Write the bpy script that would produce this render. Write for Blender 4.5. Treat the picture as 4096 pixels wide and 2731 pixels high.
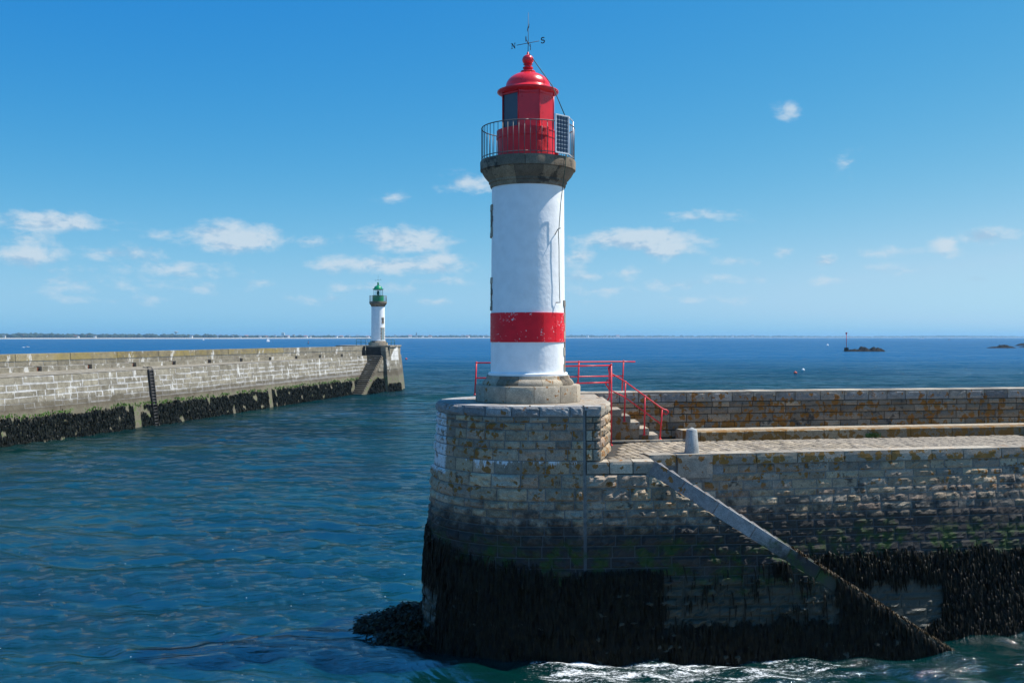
import bpy, bmesh, math, random
import numpy as np
from mathutils import Vector, noise as mnoise
random.seed(7); RNG = np.random.default_rng(7)
SC = bpy.context.scene
for o in list(bpy.data.objects): bpy.data.objects.remove(o)
COL = SC.collection
F = 3982.0; HC = 8.6; YH = 1347.5            # focal length in photo pixels, eye height above the water, horizon row

# ------------------------------------------------------------------ camera
cam = bpy.data.cameras.new('camera'); co = bpy.data.objects.new('camera', cam); COL.objects.link(co)
cam.sensor_width = 36; cam.lens = F / 4096 * 36; cam.shift_y = -18 / 4096
cam.clip_start = 0.1; cam.clip_end = 40000
co.location = (0, 0, HC); co.rotation_euler = (math.pi / 2, 0, 0)
SC.camera = co

# ------------------------------------------------------------------ sun and exposure
SUN_EL = math.radians(57); SUN_DIR = Vector((0.520, 0.135, 0.843)).normalized()
SUN_ROT = math.atan2(SUN_DIR.x, SUN_DIR.y)
sl = bpy.data.lights.new('sun', 'SUN'); sl.energy = 4.2; sl.angle = math.radians(0.53); sl.color = (1.0, 0.95, 0.87)
so = bpy.data.objects.new('sun', sl); COL.objects.link(so)
so.rotation_euler = (-SUN_DIR).to_track_quat('-Z', 'Y').to_euler(); so.location = (60, 25, 100)
SC.view_settings.view_transform = 'Standard'; SC.view_settings.look = 'None'
SC.view_settings.exposure = 0.72; SC.view_settings.gamma = 1.0
SC.view_settings.use_curve_mapping = False

# ------------------------------------------------------------------ node helper
class NT:
    def __init__(s, nt): s.t = nt; s.n = nt.nodes; s.l = nt.links
    def new(s, typ, **kw):
        nd = s.n.new(typ)
        for k, v in kw.items(): setattr(nd, k, v)
        return nd
    def put(s, sock, v):
        if isinstance(v, bpy.types.NodeSocket): s.l.new(v, sock)
        elif v is not None: sock.default_value = v
    def m(s, op, a, b=None, c=None, clamp=False):
        nd = s.new('ShaderNodeMath', operation=op, use_clamp=clamp)
        for i, v in enumerate((a, b, c)): s.put(nd.inputs[i], v)
        return nd.outputs[0]
    def v(s, op, a, b=None, out=0):
        nd = s.new('ShaderNodeVectorMath', operation=op)
        s.put(nd.inputs[0], a)
        if b is not None: s.put(nd.inputs[1], b)
        return nd.outputs[out]
    def mix(s, f, a, b, blend='MIX'):
        nd = s.new('ShaderNodeMix', data_type='RGBA', blend_type=blend)
        s.put(nd.inputs[0], f); s.put(nd.inputs[6], a); s.put(nd.inputs[7], b)
        return nd.outputs[2]
    def rng(s, x, a, b, c=0.0, d=1.0, smooth=True):
        nd = s.new('ShaderNodeMapRange', interpolation_type='SMOOTHSTEP' if smooth else 'LINEAR')
        for i, q in enumerate((x, a, b, c, d)): s.put(nd.inputs[i], q)
        return nd.outputs[0]
    def noise(s, vec, scale, detail=3, rough=0.55, dist=0.0):
        nd = s.new('ShaderNodeTexNoise')
        s.put(nd.inputs['Vector'], vec); nd.inputs['Scale'].default_value = scale
        nd.inputs['Detail'].default_value = detail; nd.inputs['Roughness'].default_value = rough
        nd.inputs['Distortion'].default_value = dist
        return nd.outputs[0]
    def ramp(s, x, stops):
        nd = s.new('ShaderNodeValToRGB'); el = nd.color_ramp.elements
        while len(el) < len(stops): el.new(0.5)
        for e, (p, c) in zip(el, stops): e.position = p; e.color = (*c, 1)
        s.put(nd.inputs[0], x); return nd.outputs[0]
    def sep(s, vec):
        nd = s.new('ShaderNodeSeparateXYZ'); s.put(nd.inputs[0], vec); return nd.outputs
    def xyz(s, x, y, z):
        nd = s.new('ShaderNodeCombineXYZ')
        for i, q in enumerate((x, y, z)): s.put(nd.inputs[i], q)
        return nd.outputs[0]
    def bump(s, h, strength=0.5, dist=0.02, normal=None):
        nd = s.new('ShaderNodeBump'); nd.inputs['Strength'].default_value = strength
        nd.inputs['Distance'].default_value = dist; s.put(nd.inputs['Height'], h)
        if normal is not None: s.put(nd.inputs['Normal'], normal)
        return nd.outputs[0]

def c4(c): return (c[0], c[1], c[2], 1)

# ------------------------------------------------------------------ sky
def build_world():
    w = bpy.data.worlds.new('World'); SC.world = w; w.use_nodes = True
    w.node_tree.nodes.clear(); N = NT(w.node_tree)
    sky = N.new('ShaderNodeTexSky', sky_type='NISHITA'); sky.sun_disc = False
    sky.sun_elevation = SUN_EL; sky.sun_rotation = SUN_ROT
    sky.air_density = 1.0; sky.dust_density = 0.3; sky.ozone_density = 2.0; sky.altitude = 0
    # deep, slightly polarised blue: the red channel falls off faster than the others
    r, g_, b_ = N.sep(sky.outputs[0])
    g2 = N.m('MINIMUM', N.m('MAXIMUM', N.m('MULTIPLY', g_, 3.10 / 5.4), 1.38), 4.4)
    r2 = N.m('MINIMUM', N.m('MULTIPLY', 2.0, N.m('POWER', N.m('MULTIPLY', g2, 1 / 3.7), 2.9)), N.m('MULTIPLY', g2, .62))
    b2 = N.m('ADD', 3.25, N.m('MULTIPLY', g2, .47))
    base = N.xyz(r2, g2, b2)
    tc = N.new('ShaderNodeTexCoord'); d = N.sep(N.v('NORMALIZE', tc.outputs['Generated']))
    az = N.m('ARCTAN2', d[0], d[1]); el = N.m('ARCSINE', d[2])
    ae = N.xyz(az, el, 0.0)
    CL = [(125,512,110,24,.95),(50,588,70,24,.6),(250,582,48,18,.55),(140,640,85,22,.35),(530,545,120,34,1),(400,622,120,22,.5),
          (720,557,38,14,.45),(935,552,120,30,.95),(905,610,170,22,.75),(1068,420,55,24,.75),(1015,692,32,9,.4),(1480,552,150,26,1),
          (1535,570,70,24,.9),(1440,625,42,16,.5),(1340,590,42,20,.45),(1340,637,42,12,.4),(1560,654,68,14,.5),(1690,600,42,13,.65),
          (1695,637,48,11,.4),(1798,580,27,13,.6),(1895,600,34,15,.75),(1925,643,42,9,.4),(1810,250,26,17,.42),(1945,378,20,18,.25),
          (2175,562,30,22,.6),(2255,543,55,18,.85),(2040,578,48,8,.3),(2255,642,38,9,.5),(1385,667,65,12,.35),(600,650,55,11,.3),
          (1000,645,60,10,.3),(900,455,25,12,.25),(1600,500,60,12,.3),(760,690,60,10,.25),(330,590,60,16,.4),(60,545,60,20,.4),(460,660,90,12,.35),(270,690,80,10,.3),(860,660,90,12,.4),(1230,690,70,10,.3),(1000,600,60,22,.6),(180,660,90,12,.35),(1620,690,80,9,.25),(2100,620,60,9,.25)]
    acc = None
    for x, y, hw, hh, a in CL:
        A = math.atan((x - 1176) / 2286.6); E = math.atan((774 - y) / 2286.6 * math.cos(A))
        q = N.v('MULTIPLY', N.v('SUBTRACT', ae, (A, E, 0)), (2286.6 / hw * .8, 2286.6 / hh * .8, 0))
        mm = N.m('MULTIPLY', N.m('SUBTRACT', 1.0, N.v('LENGTH', q, out=1)), a)
        acc = mm if acc is None else N.m('MAXIMUM', acc, mm)
    # the same fair-weather cumulus band goes on all round the horizon
    nb = N.noise(N.v('MULTIPLY', ae, (7.0, 22.0, 0)), 1.0, 3, .5)
    side = N.rng(N.m('ABSOLUTE', az), .50, .62)
    band = N.m('MULTIPLY', N.rng(el, .02, .06), N.rng(el, .16, .10))
    gen = N.m('MULTIPLY', N.m('MULTIPLY', side, band), N.m('MULTIPLY', N.m('SUBTRACT', nb, .56), 5.0))
    acc = N.m('MAXIMUM', acc, N.m('SUBTRACT', gen, N.m('SUBTRACT', 1.0, side)))
    n1 = N.noise(N.v('MULTIPLY', ae, (24.0, 46.0, 0)), 1.0, 8, .63, .15)
    dens = N.m('ADD', N.m('ADD', acc, .16), N.m('MULTIPLY', N.m('SUBTRACT', n1, .5), 2.1))
    al = N.m('MULTIPLY', N.rng(dens, .12, .85), N.rng(acc, -.5, .05))
    n2 = N.noise(N.v('ADD', N.v('MULTIPLY', ae, (24.0, 46.0, 0)), (.1, .5, 0)), 1.0, 6, .58, .15)
    sh = N.rng(N.m('SUBTRACT', n2, n1), -.04, .16)
    ccol = N.mix(sh, (3.9, 4.5, 5.0, 1), (2.3, 3.3, 4.4, 1))
    colr = N.mix(N.m('MULTIPLY', al, .82), base, ccol)
    bg = N.new('ShaderNodeBackground'); N.put(bg.inputs['Color'], colr); bg.inputs['Strength'].default_value = 0.10
    out = N.new('ShaderNodeOutputWorld'); N.l.new(bg.outputs[0], out.inputs[0])
build_world()

# ------------------------------------------------------------------ materials
MATS = {}
def newmat(name):
    m = bpy.data.materials.new(name); m.use_nodes = True
    m.node_tree.nodes.clear(); N = NT(m.node_tree)
    out = N.new('ShaderNodeOutputMaterial'); b = N.new('ShaderNodeBsdfPrincipled')
    N.l.new(b.outputs[0], out.inputs[0]); MATS[name] = m
    return m, N, b
def setp(N, b, col=None, rough=None, metal=None, spec=None, normal=None, coat=None, trans=None):
    for k, v in (('Base Color', col), ('Roughness', rough), ('Metallic', metal), ('Specular IOR Level', spec),
                 ('Normal', normal), ('Coat Weight', coat), ('Transmission Weight', trans)):
        if v is not None:
            if k == 'Base Color' and isinstance(v, tuple) and len(v) == 3: v = c4(v)
            N.put(b.inputs[k], v)

def paint(name, col, rough=.4, var=.15, bscale=40, bstr=.15, bdist=.006, spec=.5, metal=0.0, wear=None):
    m, N, b = newmat(name); g = N.new('ShaderNodeNewGeometry').outputs['Position']
    n = N.noise(g, 3.0, 4); f = N.noise(g, bscale, 4)
    c = N.mix(N.rng(n, .3, .7), tuple(x * (1 - var) for x in col) + (1,), tuple(min(1, x * (1 + var * .5)) for x in col) + (1,))
    if wear:
        k = N.rng(N.m('ADD', N.noise(g, 14, 5, .7), N.m('MULTIPLY', N.noise(g, 2.3, 2), .55)), wear[1], wear[1] + .03)
        c = N.mix(k, c, c4(wear[0]))
    setp(N, b, c, N.rng(n, .2, .8, rough * .85, rough * 1.15), metal, spec, N.bump(f, bstr, bdist))
    return m

def stone_mat(name, cols, lichen=.5, lcol=(.28, .110, .008), tide=True, black=.35, paintstrip=False, drips=False, bstr=.7, z_sh=0.0, topw=0.0, dull=1.0, tidecol=(.012, .014, .017)):
    m, N, b = newmat(name); gm = N.new('ShaderNodeNewGeometry'); g = gm.outputs['Position']
    p = N.sep(g); z = p[2]
    rnd = N.new('ShaderNodeObjectInfo').outputs['Random']
    st = [(i / (len(cols) - 1), c) for i, c in enumerate(cols)]
    c = N.mix(1.0, N.ramp(rnd, st), N.mix(N.m('FRACT', N.m('MULTIPLY', rnd, 37.7)), (.62, .62, .63, 1), (1.2, 1.18, 1.15, 1)), 'MULTIPLY')
    nL = N.noise(g, 1.1, 4, .6); nM = N.noise(g, 5.0, 5, .65); nF = N.noise(g, 38.0, 4, .7)
    c = N.mix(1.0, c, N.mix(N.rng(nM, .25, .75, smooth=False), (.62, .62, .62, 1), (1.22, 1.2, 1.18, 1)), 'MULTIPLY')
    c = N.mix(1.0, c, N.mix(N.rng(nF, .32, .68, smooth=False), (.62, .62, .62, 1), (1.3, 1.3, 1.3, 1)), 'MULTIPLY')
    # weathering: black crust in patches
    if black > 0:
        bl = N.m('MULTIPLY', N.rng(N.m('ADD', nL, N.m('MULTIPLY', N.m('SUBTRACT', nM, .5), .9)), .70 - .3 * black, .86 - .3 * black), .85)
        c = N.mix(bl, c, (.020, .021, .022, 1))
    if tide:
        zz = N.m('ADD', z, N.m('MULTIPLY', N.m('SUBTRACT', nL, .5), 1.7)); zz = N.m('ADD', zz, N.m('MULTIPLY', N.m('SUBTRACT', nM, .5), 1.2))
        dk = N.m('MULTIPLY', N.rng(zz, 4.2 + z_sh, 3.2 + z_sh), .93)
        c = N.mix(dk, c, c4(tidecol))
        lo = N.rng(zz, 2.35, 1.9)
        c = N.mix(N.m('MULTIPLY', lo, .85), c, (.040, .044, .032, 1))
        gr = N.m('MULTIPLY', N.m('MULTIPLY', N.rng(zz, 3.35, 2.85), N.rng(zz, 1.7, 2.3)), N.rng(N.noise(g, 2.2, 5, .65), .44, .62))
        c = N.mix(N.m('MULTIPLY', gr, .8), c, (.022, .058, .006, 1))
    if lichen > 0:
        lv = N.new('ShaderNodeTexVoronoi'); lv.inputs['Scale'].default_value = 4.0
        dn_ = N.new('ShaderNodeTexNoise'); N.put(dn_.inputs['Vector'], g); dn_.inputs['Scale'].default_value = 7; dn_.inputs['Detail'].default_value = 4
        N.put(lv.inputs['Vector'], N.v('ADD', g, N.v('MULTIPLY', N.v('SUBTRACT', dn_.outputs[1], (.5, .5, .5)), (.32, .32, .32))))
        spot = N.m('ADD', N.rng(lv.outputs['Distance'], .62, .05, 0, .55, smooth=False), N.m('MULTIPLY', N.noise(g, 1.3, 5, .7), 1.05))
        spot = N.m('ADD', spot, N.m('MULTIPLY', N.m('SUBTRACT', nM, .5), .8))
        lk = N.rng(spot, 1.0 - .27 * lichen, 1.07 - .27 * lichen)
        if tide: lk = N.m('MULTIPLY', lk, N.rng(z, 3.7, 4.5))
        lc = N.mix(N.rng(nF, .3, .7), c4(tuple(x * .55 for x in lcol)), c4(lcol))
        c = N.mix(N.m('MULTIPLY', lk, .88), c, lc)
    if paintstrip:
        xx = N.m('ADD', p[0], N.m('MULTIPLY', N.m('SUBTRACT', nM, .5), .12))
        k = N.m('MULTIPLY', N.rng(xx, -1.82, -1.88), N.m('MULTIPLY', N.rng(z, 4.75, 4.85), N.rng(z, 6.47, 6.42)))
        k = N.m('MULTIPLY', k, N.rng(N.noise(g, 6, 5, .75), .40, .50))
        c = N.mix(N.m('MULTIPLY', k, .8), c, (.62, .65, .68, 1))
    if drips:
        dn = N.noise(N.v('MULTIPLY', g, (4.2, 4.2, .9)), 1.0, 6, .78)
        k = N.m('MULTIPLY', N.rng(N.m('ADD', dn, N.m('MULTIPLY', N.m('SUBTRACT', z, 5.15), .55)), .56, .60), N.m('MULTIPLY', N.rng(z, 4.6, 4.7), N.rng(z, 5.31, 5.27)))
        c = N.mix(N.m('MULTIPLY', k, .9), c, (.62, .64, .66, 1))
    if dull != 1.0: c = N.mix(1.0, c, (dull, dull, dull, 1), 'MULTIPLY')
    h = N.m('ADD', N.m('MULTIPLY', nM, .5), N.m('MULTIPLY', nF, .35))
    rough = N.rng(z, .8, 2.6, .42, .88) if tide else .88
    setp(N, b, c, rough, 0, .35, N.bump(h, bstr, .05))
    return m

TAN = [(.39, .295, .195), (.31, .255, .19), (.44, .35, .235), (.28, .25, .205), (.38, .275, .20), (.34, .31, .255), (.44, .355, .245)]
GREY = [(.27, .27, .26), (.23, .24, .245), (.31, .30, .285), (.26, .245, .215)]
M_pier = stone_mat('pier_granite', TAN, .82, black=.3, paintstrip=True, drips=True)
M_quay = stone_mat('quay_granite', TAN, .66, black=.55)
M_butt = stone_mat('buttress_granite', TAN, .5, black=.35)
M_para = stone_mat('parapet_granite', [(.27, .21, .145), (.20, .17, .135), (.33, .26, .18), (.22, .185, .15)], 1.08, black=.55, tide=False, bstr=.5)
M_paracope = stone_mat('parapet_coping_granite', GREY, .72, tide=False, black=.12, bstr=.5)
M_cope = stone_mat('pier_coping_granite', [(.34, .345, .345), (.30, .31, .32), (.37, .365, .35)], .28, tide=False, black=0, bstr=.8)
M_quaycope = stone_mat('quay_coping_granite', [(.32, .285, .225), (.28, .265, .23), (.36, .32, .26)], 1.5, lcol=(.26, .125, .010), tide=False, black=.15, bstr=.4)
M_smooth = stone_mat('dressed_granite', [(.36, .32, .26), (.33, .30, .25), (.40, .35, .28)], .35, tide=False, black=0, bstr=.3)
M_diag = stone_mat('stair_coping_granite', [(.30, .31, .32), (.25, .26, .28), (.33, .32, .31)], .55, tide=True, black=.05, bstr=.45, z_sh=-.75)
M_ledge = stone_mat('ledge_granite', [(.26, .20, .125), (.30, .24, .16), (.22, .175, .12)], 1.5, lcol=(.24, .11, .012), tide=False, black=.12, bstr=.4)
M_cobble = stone_mat('cobble_granite', [(.34, .285, .205), (.29, .245, .185), (.39, .33, .25), (.33, .29, .235)], 0, tide=False, black=.12, bstr=.6)
M_plinth = stone_mat('plinth_granite', [(.40, .345, .26), (.37, .33, .265), (.43, .37, .28)], .30, tide=False, black=.02, bstr=.25)
M_corn = stone_mat('cornice_granite', [(.25, .205, .145), (.22, .185, .14), (.28, .22, .15)], .12, lcol=(.22, .12, .04), tide=False, black=.42, bstr=.45)
M_mortar = stone_mat('mortar', [(.20, .21, .21), (.20, .21, .21)], 0, black=.1, bstr=.4, tide=True, tidecol=(.070, .080, .090))
M_mortard = stone_mat('dark_mortar', [(.07, .065, .055), (.07, .065, .055)], .4, tide=False, black=.3, bstr=.4)
M_jet = None
M_white = paint('white_limewash', (.84, .86, .87), .75, .06, 9, .32, .03, .3)
M_red = paint('red_gloss_paint', (.72, .018, .030), .30, .12, 30, .06, .004, .5)
M_redmat = paint('red_masonry_paint', (.68, .016, .028), .5, .15, 26, .5, .02, .4)
M_band = paint('red_band_paint', (.78, .014, .030), .5, .10, 20, .12, .006, .2, wear=((.62, .60, .60), .918))
M_redrail = paint('red_rail_paint', (.70, .020, .035), .4, .2, 60, .2, .003, .5, wear=((.25, .08, .03), 1.02))
M_green = paint('green_gloss_paint', (.004, .25, .105), .35, .12, 30, .06, .004, .5)
M_greenrail = paint('green_rail_paint', (.01, .10, .07), .45)
M_greenglass = paint('green_lens', (.01, .12, .10), .2)
M_iron = paint('dark_iron', (.05, .045, .042), .55, .3, 60, .3, .003, .5, .3)
M_galv = paint('grey_rail_paint', (.11, .10, .10), .5, .3, 60, .2, .003, .5)
M_alu = paint('aluminium', (.72, .73, .75), .35, .05, 60, .03, .001, .5, .3)
M_cell = paint('solar_cell', (.010, .016, .045), .12, .2, 90, .02, .001, .6)
M_cellback = paint('solar_backing', (.55, .57, .60), .3, .05)
M_cable = paint('green_cable', (.012, .05, .035), .6)
M_dark = paint('dark_recess', (.02, .02, .02), .9)
M_door = paint('door_paint', (.25, .32, .33), .5)
M_rust_shade = paint('rusty_iron_gap_shade', (.17, .055, .025), .8, .4, 30, .5, .01)  # rust on the bollard; the same brown paints shade in the ledge gaps
M_sail = paint('sail_cloth', (.82, .83, .84), .8, .03)
M_sailred = paint('tan_sail_cloth', (.10, .03, .04), .8, .05)
M_hull = paint('white_hull', (.75, .76, .78), .3, .05)
M_hulld = paint('dark_hull', (.06, .06, .08), .4, .1)
M_orange = paint('orange_buoy', (.55, .06, .03), .5)
M_rock = paint('wet_rock', (.006, .006, .007), .7, .5, 1.2, 1.0, .5, .08)
M_house = paint('house_render', (.75, .74, .72), .8)
M_roof = paint('house_slate', (.10, .11, .14), .7)
M_rooft = paint('house_tile', (.35, .12, .07), .8)
M_plant = paint('weed_leaf', (.05, .11, .02), .6)

def glass_mat():
    m, N, b = newmat('lantern_glass'); setp(N, b, (.85, .9, .92), .03, 0, .5, trans=1.0); b.inputs['IOR'].default_value = 1.05; return m
M_glass = glass_mat()
def pane_mat():
    m, N, b = newmat('blinded_pane'); g = N.new('ShaderNodeNewGeometry').outputs['Position']
    setp(N, b, N.mix(N.noise(g, 4), (.045, .05, .075, 1), (.065, .07, .10, 1)), .22, 0, .5); return m
M_pane = pane_mat()

def weed_mat(name, a, bcol):
    m, N, b = newmat(name); g = N.new('ShaderNodeNewGeometry').outputs['Position']
    c = N.mix(N.rng(N.noise(g, 7, 4, .7), .35, .68), c4(a), c4(bcol))
    setp(N, b, c, N.rng(N.noise(g, 20, 2), .3, .7, .42, .65), 0, .16); return m
M_weed = weed_mat('wet_seaweed', (.0014, .0013, .0010), (.016, .0125, .0045))
M_weedrock = weed_mat('rock_seaweed', (.008, .006, .004), (.055, .035, .012))
M_weedj = weed_mat('jetty_seaweed', (.004, .0055, .005), (.013, .016, .010))
M_alg = weed_mat('green_algae', (.030, .085, .008), (.065, .15, .012))

def concrete(name, col, lime=.5, tide=True, yellow=0.0):
    m, N, b = newmat(name); g = N.new('ShaderNodeNewGeometry').outputs['Position']; z = N.sep(g)[2]
    rnd = N.new('ShaderNodeObjectInfo').outputs['Random']
    nL = N.noise(g, .35, 5, .6); nM = N.noise(g, 1.6, 5, .65); nF = N.noise(g, 9, 4, .7)
    c = N.ramp(rnd, [(0, tuple(x * .72 for x in col)), (.4, col), (.7, tuple(x * y for x, y in zip(col, (.85, .86, .9)))), (1, tuple(x * 1.2 for x in col))])
    c = N.mix(1.0, c, N.mix(N.rng(nM, .25, .75), (.62, .60, .57, 1), (1.2, 1.2, 1.2, 1)), 'MULTIPLY')
    c = N.mix(1.0, c, N.mix(N.rng(nF, .3, .7), (.8, .8, .8, 1), (1.15, 1.15, 1.15, 1)), 'MULTIPLY')
    if yellow: c = N.mix(N.m('MULTIPLY', N.rng(N.m('ADD', nL, N.m('MULTIPLY', nM, .6)), .72, .9), yellow), c, (.25, .19, .05, 1))
    if lime:
        st = N.noise(N.v('MULTIPLY', g, (1.1, 1.1, .5)), 1.0, 5, .7)
        k = N.m('MULTIPLY', N.rng(st, .60 - .1 * lime, .68 - .1 * lime), N.rng(z, 2.5, 3.3))
        c = N.mix(N.m('MULTIPLY', k, .8), c, (.62, .61, .58, 1))
    if tide:
        zz = N.m('ADD', z, N.m('MULTIPLY', N.m('SUBTRACT', nL, .5), 1.0))
        c = N.mix(N.m('MULTIPLY', N.m('MULTIPLY', N.rng(zz, 3.6, 3.1), N.rng(zz, 2.3, 2.8)), .6), c, (.07, .055, .035, 1))
        c = N.mix(N.m('MULTIPLY', N.rng(zz, 2.6, 2.35), N.rng(nM, .50, .66)), c, (.06, .12, .015, 1))
        c = N.mix(N.m('MULTIPLY', N.rng(zz, 2.6, 2.1), .35), c, (.15, .14, .09, 1))
    setp(N, b, c, .88, 0, .3, N.bump(N.m('ADD', nM, N.m('MULTIPLY', nF, .5)), .4, .08)); return m
M_jblock = concrete('jetty_stone', (.265, .240, .185), .32)
M_jlow = concrete('jetty_render', (.20, .175, .13), .1)
M_jlime = concrete('lime_joint', (.52, .51, .49), .5)
M_jtop = concrete('jetty_paving', (.30, .265, .20), .1, tide=False)
M_jwall = concrete('jetty_parapet_stone', (.29, .25, .16), .30, tide=False, yellow=.6)
M_jdark = concrete('shade_algae_render', (.050, .047, .043), 0, tide=False)  # near-black: painted shade on the platform wall, algae-black on the stair risers
M_jwhite = concrete('whitewashed_stone', (.74, .73, .70), .8, tide=False)

# ------------------------------------------------------------------ object helpers
def link(name, verts, faces, mat, parent=None, smooth=False, loc=None):
    me = bpy.data.meshes.new(name); me.from_pydata([tuple(v) for v in verts], [], faces)
    if smooth: me.shade_smooth()
    me.materials.append(mat)
    o = bpy.data.objects.new(name, me); COL.objects.link(o)
    if parent: o.parent = parent
    if loc: o.location = loc
    return o
def np_link(name, V, Q, mat, parent=None, smooth=True):
    me = bpy.data.meshes.new(name); V = np.asarray(V, np.float32); Q = np.asarray(Q, np.int32); k = Q.shape[1]
    me.vertices.add(len(V)); me.vertices.foreach_set('co', V.ravel())
    me.loops.add(Q.size); me.loops.foreach_set('vertex_index', Q.ravel())
    me.polygons.add(len(Q)); me.polygons.foreach_set('loop_start', np.arange(0, Q.size, k, dtype=np.int32))
    me.update(calc_edges=True); me.validate()
    if smooth: me.shade_smooth()
    me.materials.append(mat); o = bpy.data.objects.new(name, me); COL.objects.link(o)
    if parent: o.parent = parent
    return o
def tag(o, label=None, cat=None, group=None, kind=None):
    if label: o['label'] = label
    if cat: o['category'] = cat
    if group: o['group'] = group
    if kind: o['kind'] = kind
    return o
def thing(name, label, cat, loc=(0, 0, 0), group=None, rz=0.0):
    o = bpy.data.objects.new(name, None); COL.objects.link(o); o.location = loc; o.rotation_euler = (0, 0, rz)
    o.empty_display_size = .3; return tag(o, label, cat, group)
def empty_part(name, parent):
    o = bpy.data.objects.new(name, None); COL.objects.link(o); o.parent = parent; o.empty_display_size = .2; return o
class MB:
    """collects solids in one mesh"""
    def __init__(s): s.v = []; s.f = []
    def add(s, V, Fc):
        k = len(s.v); s.v += [tuple(a) for a in V]; s.f += [tuple(i + k for i in f) for f in Fc]; return s
    def box(s, c, d, rz=0.0, taper=1.0):
        ca, sa = math.cos(rz), math.sin(rz); V = []
        for dz in (-.5, .5):
            for dx, dy in ((-.5, -.5), (.5, -.5), (.5, .5), (-.5, .5)):
                t = taper if dz > 0 else 1; x = dx * d[0] * t; y = dy * d[1] * t
                V.append((c[0] + x * ca - y * sa, c[1] + x * sa + y * ca, c[2] + dz * d[2]))
        return s.add(V, [(3, 2, 1, 0), (4, 5, 6, 7), (0, 1, 5, 4), (1, 2, 6, 5), (2, 3, 7, 6), (3, 0, 4, 7)])
    def tube(s, pts, r, n=7, r2=None):
        pts = [Vector(p) for p in pts]; V = []; m = len(pts)
        for i, p in enumerate(pts):
            t = (pts[min(i + 1, m - 1)] - pts[max(i - 1, 0)]).normalized()
            a = t.cross(Vector((0, 0, 1)) if abs(t.z) < .9 else Vector((1, 0, 0))).normalized(); b = t.cross(a)
            rr = r if r2 is None else r + (r2 - r) * i / (m - 1)
            for k in range(n):
                an = 2 * math.pi * k / n; V.append(p + a * rr * math.cos(an) + b * rr * math.sin(an))
        Fc = [(i * n + k, i * n + (k + 1) % n, (i + 1) * n + (k + 1) % n, (i + 1) * n + k) for i in range(m - 1) for k in range(n)]
        Fc += [tuple(range(n))[::-1], tuple(range((m - 1) * n, m * n))]
        return s.add(V, Fc)
    def lathe(s, prof, n=48, a0=0.0, a1=None, c=(0, 0, 0), closed=False):
        """phi = 0 faces the camera side (-Y), positive towards +X; a sector of a closed profile gets end caps"""
        full = a1 is None
        if full: a1 = a0 + 2 * math.pi
        m = len(prof); cols = n if full else n + 1; V = []
        for k in range(cols):
            a = a0 + (a1 - a0) * k / n
            for r, z in prof: V.append((c[0] + r * math.sin(a), c[1] - r * math.cos(a), c[2] + z))
        Fc = []
        mm = m if closed else m - 1
        for k in range(n):
            k2 = (k + 1) % cols
            for i in range(mm):
                j = (i + 1) % m; Fc.append((k * m + i, k2 * m + i, k2 * m + j, k * m + j))
        if closed and not full: Fc += [tuple(range(m))[::-1], tuple(range((cols - 1) * m, cols * m))]
        return s.add(V, Fc)
    def prism(s, poly, z0, z1, off=None):
        n = len(poly); b = off or poly
        V = [(x, y, z0) for x, y in b] + [(x, y, z1) for x, y in poly]
        return s.add(V, [tuple(range(n))[::-1], tuple(range(n, 2 * n))] + [(i, (i + 1) % n, n + (i + 1) % n, n + i) for i in range(n)])
    def sphere(s, c, r, n=12, m=8, sz=1.0):
        return s.lathe([(max(1e-4, r * math.sin(math.pi * i / m)), -r * sz * math.cos(math.pi * i / m)) for i in range(m + 1)], n, c=c)
    def out(s, name, mat, parent=None, smooth=False, kind=None):
        o = link(name, s.v, s.f, mat, parent, smooth)
        if kind: o['kind'] = kind
        return o
def autosmooth(o, ang=40):
    me = o.data; bm = bmesh.new(); bm.from_mesh(me); bm.normal_update()
    for e in bm.edges:
        if len(e.link_faces) == 2 and e.calc_face_angle(0) > math.radians(ang): e.smooth = False
    for f in bm.faces: f.smooth = True
    bm.to_mesh(me); bm.free(); return o
def W(px, py, Y): return Vector(((px - 2048) / F * Y, Y, HC - (py - YH) / F * Y))

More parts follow.
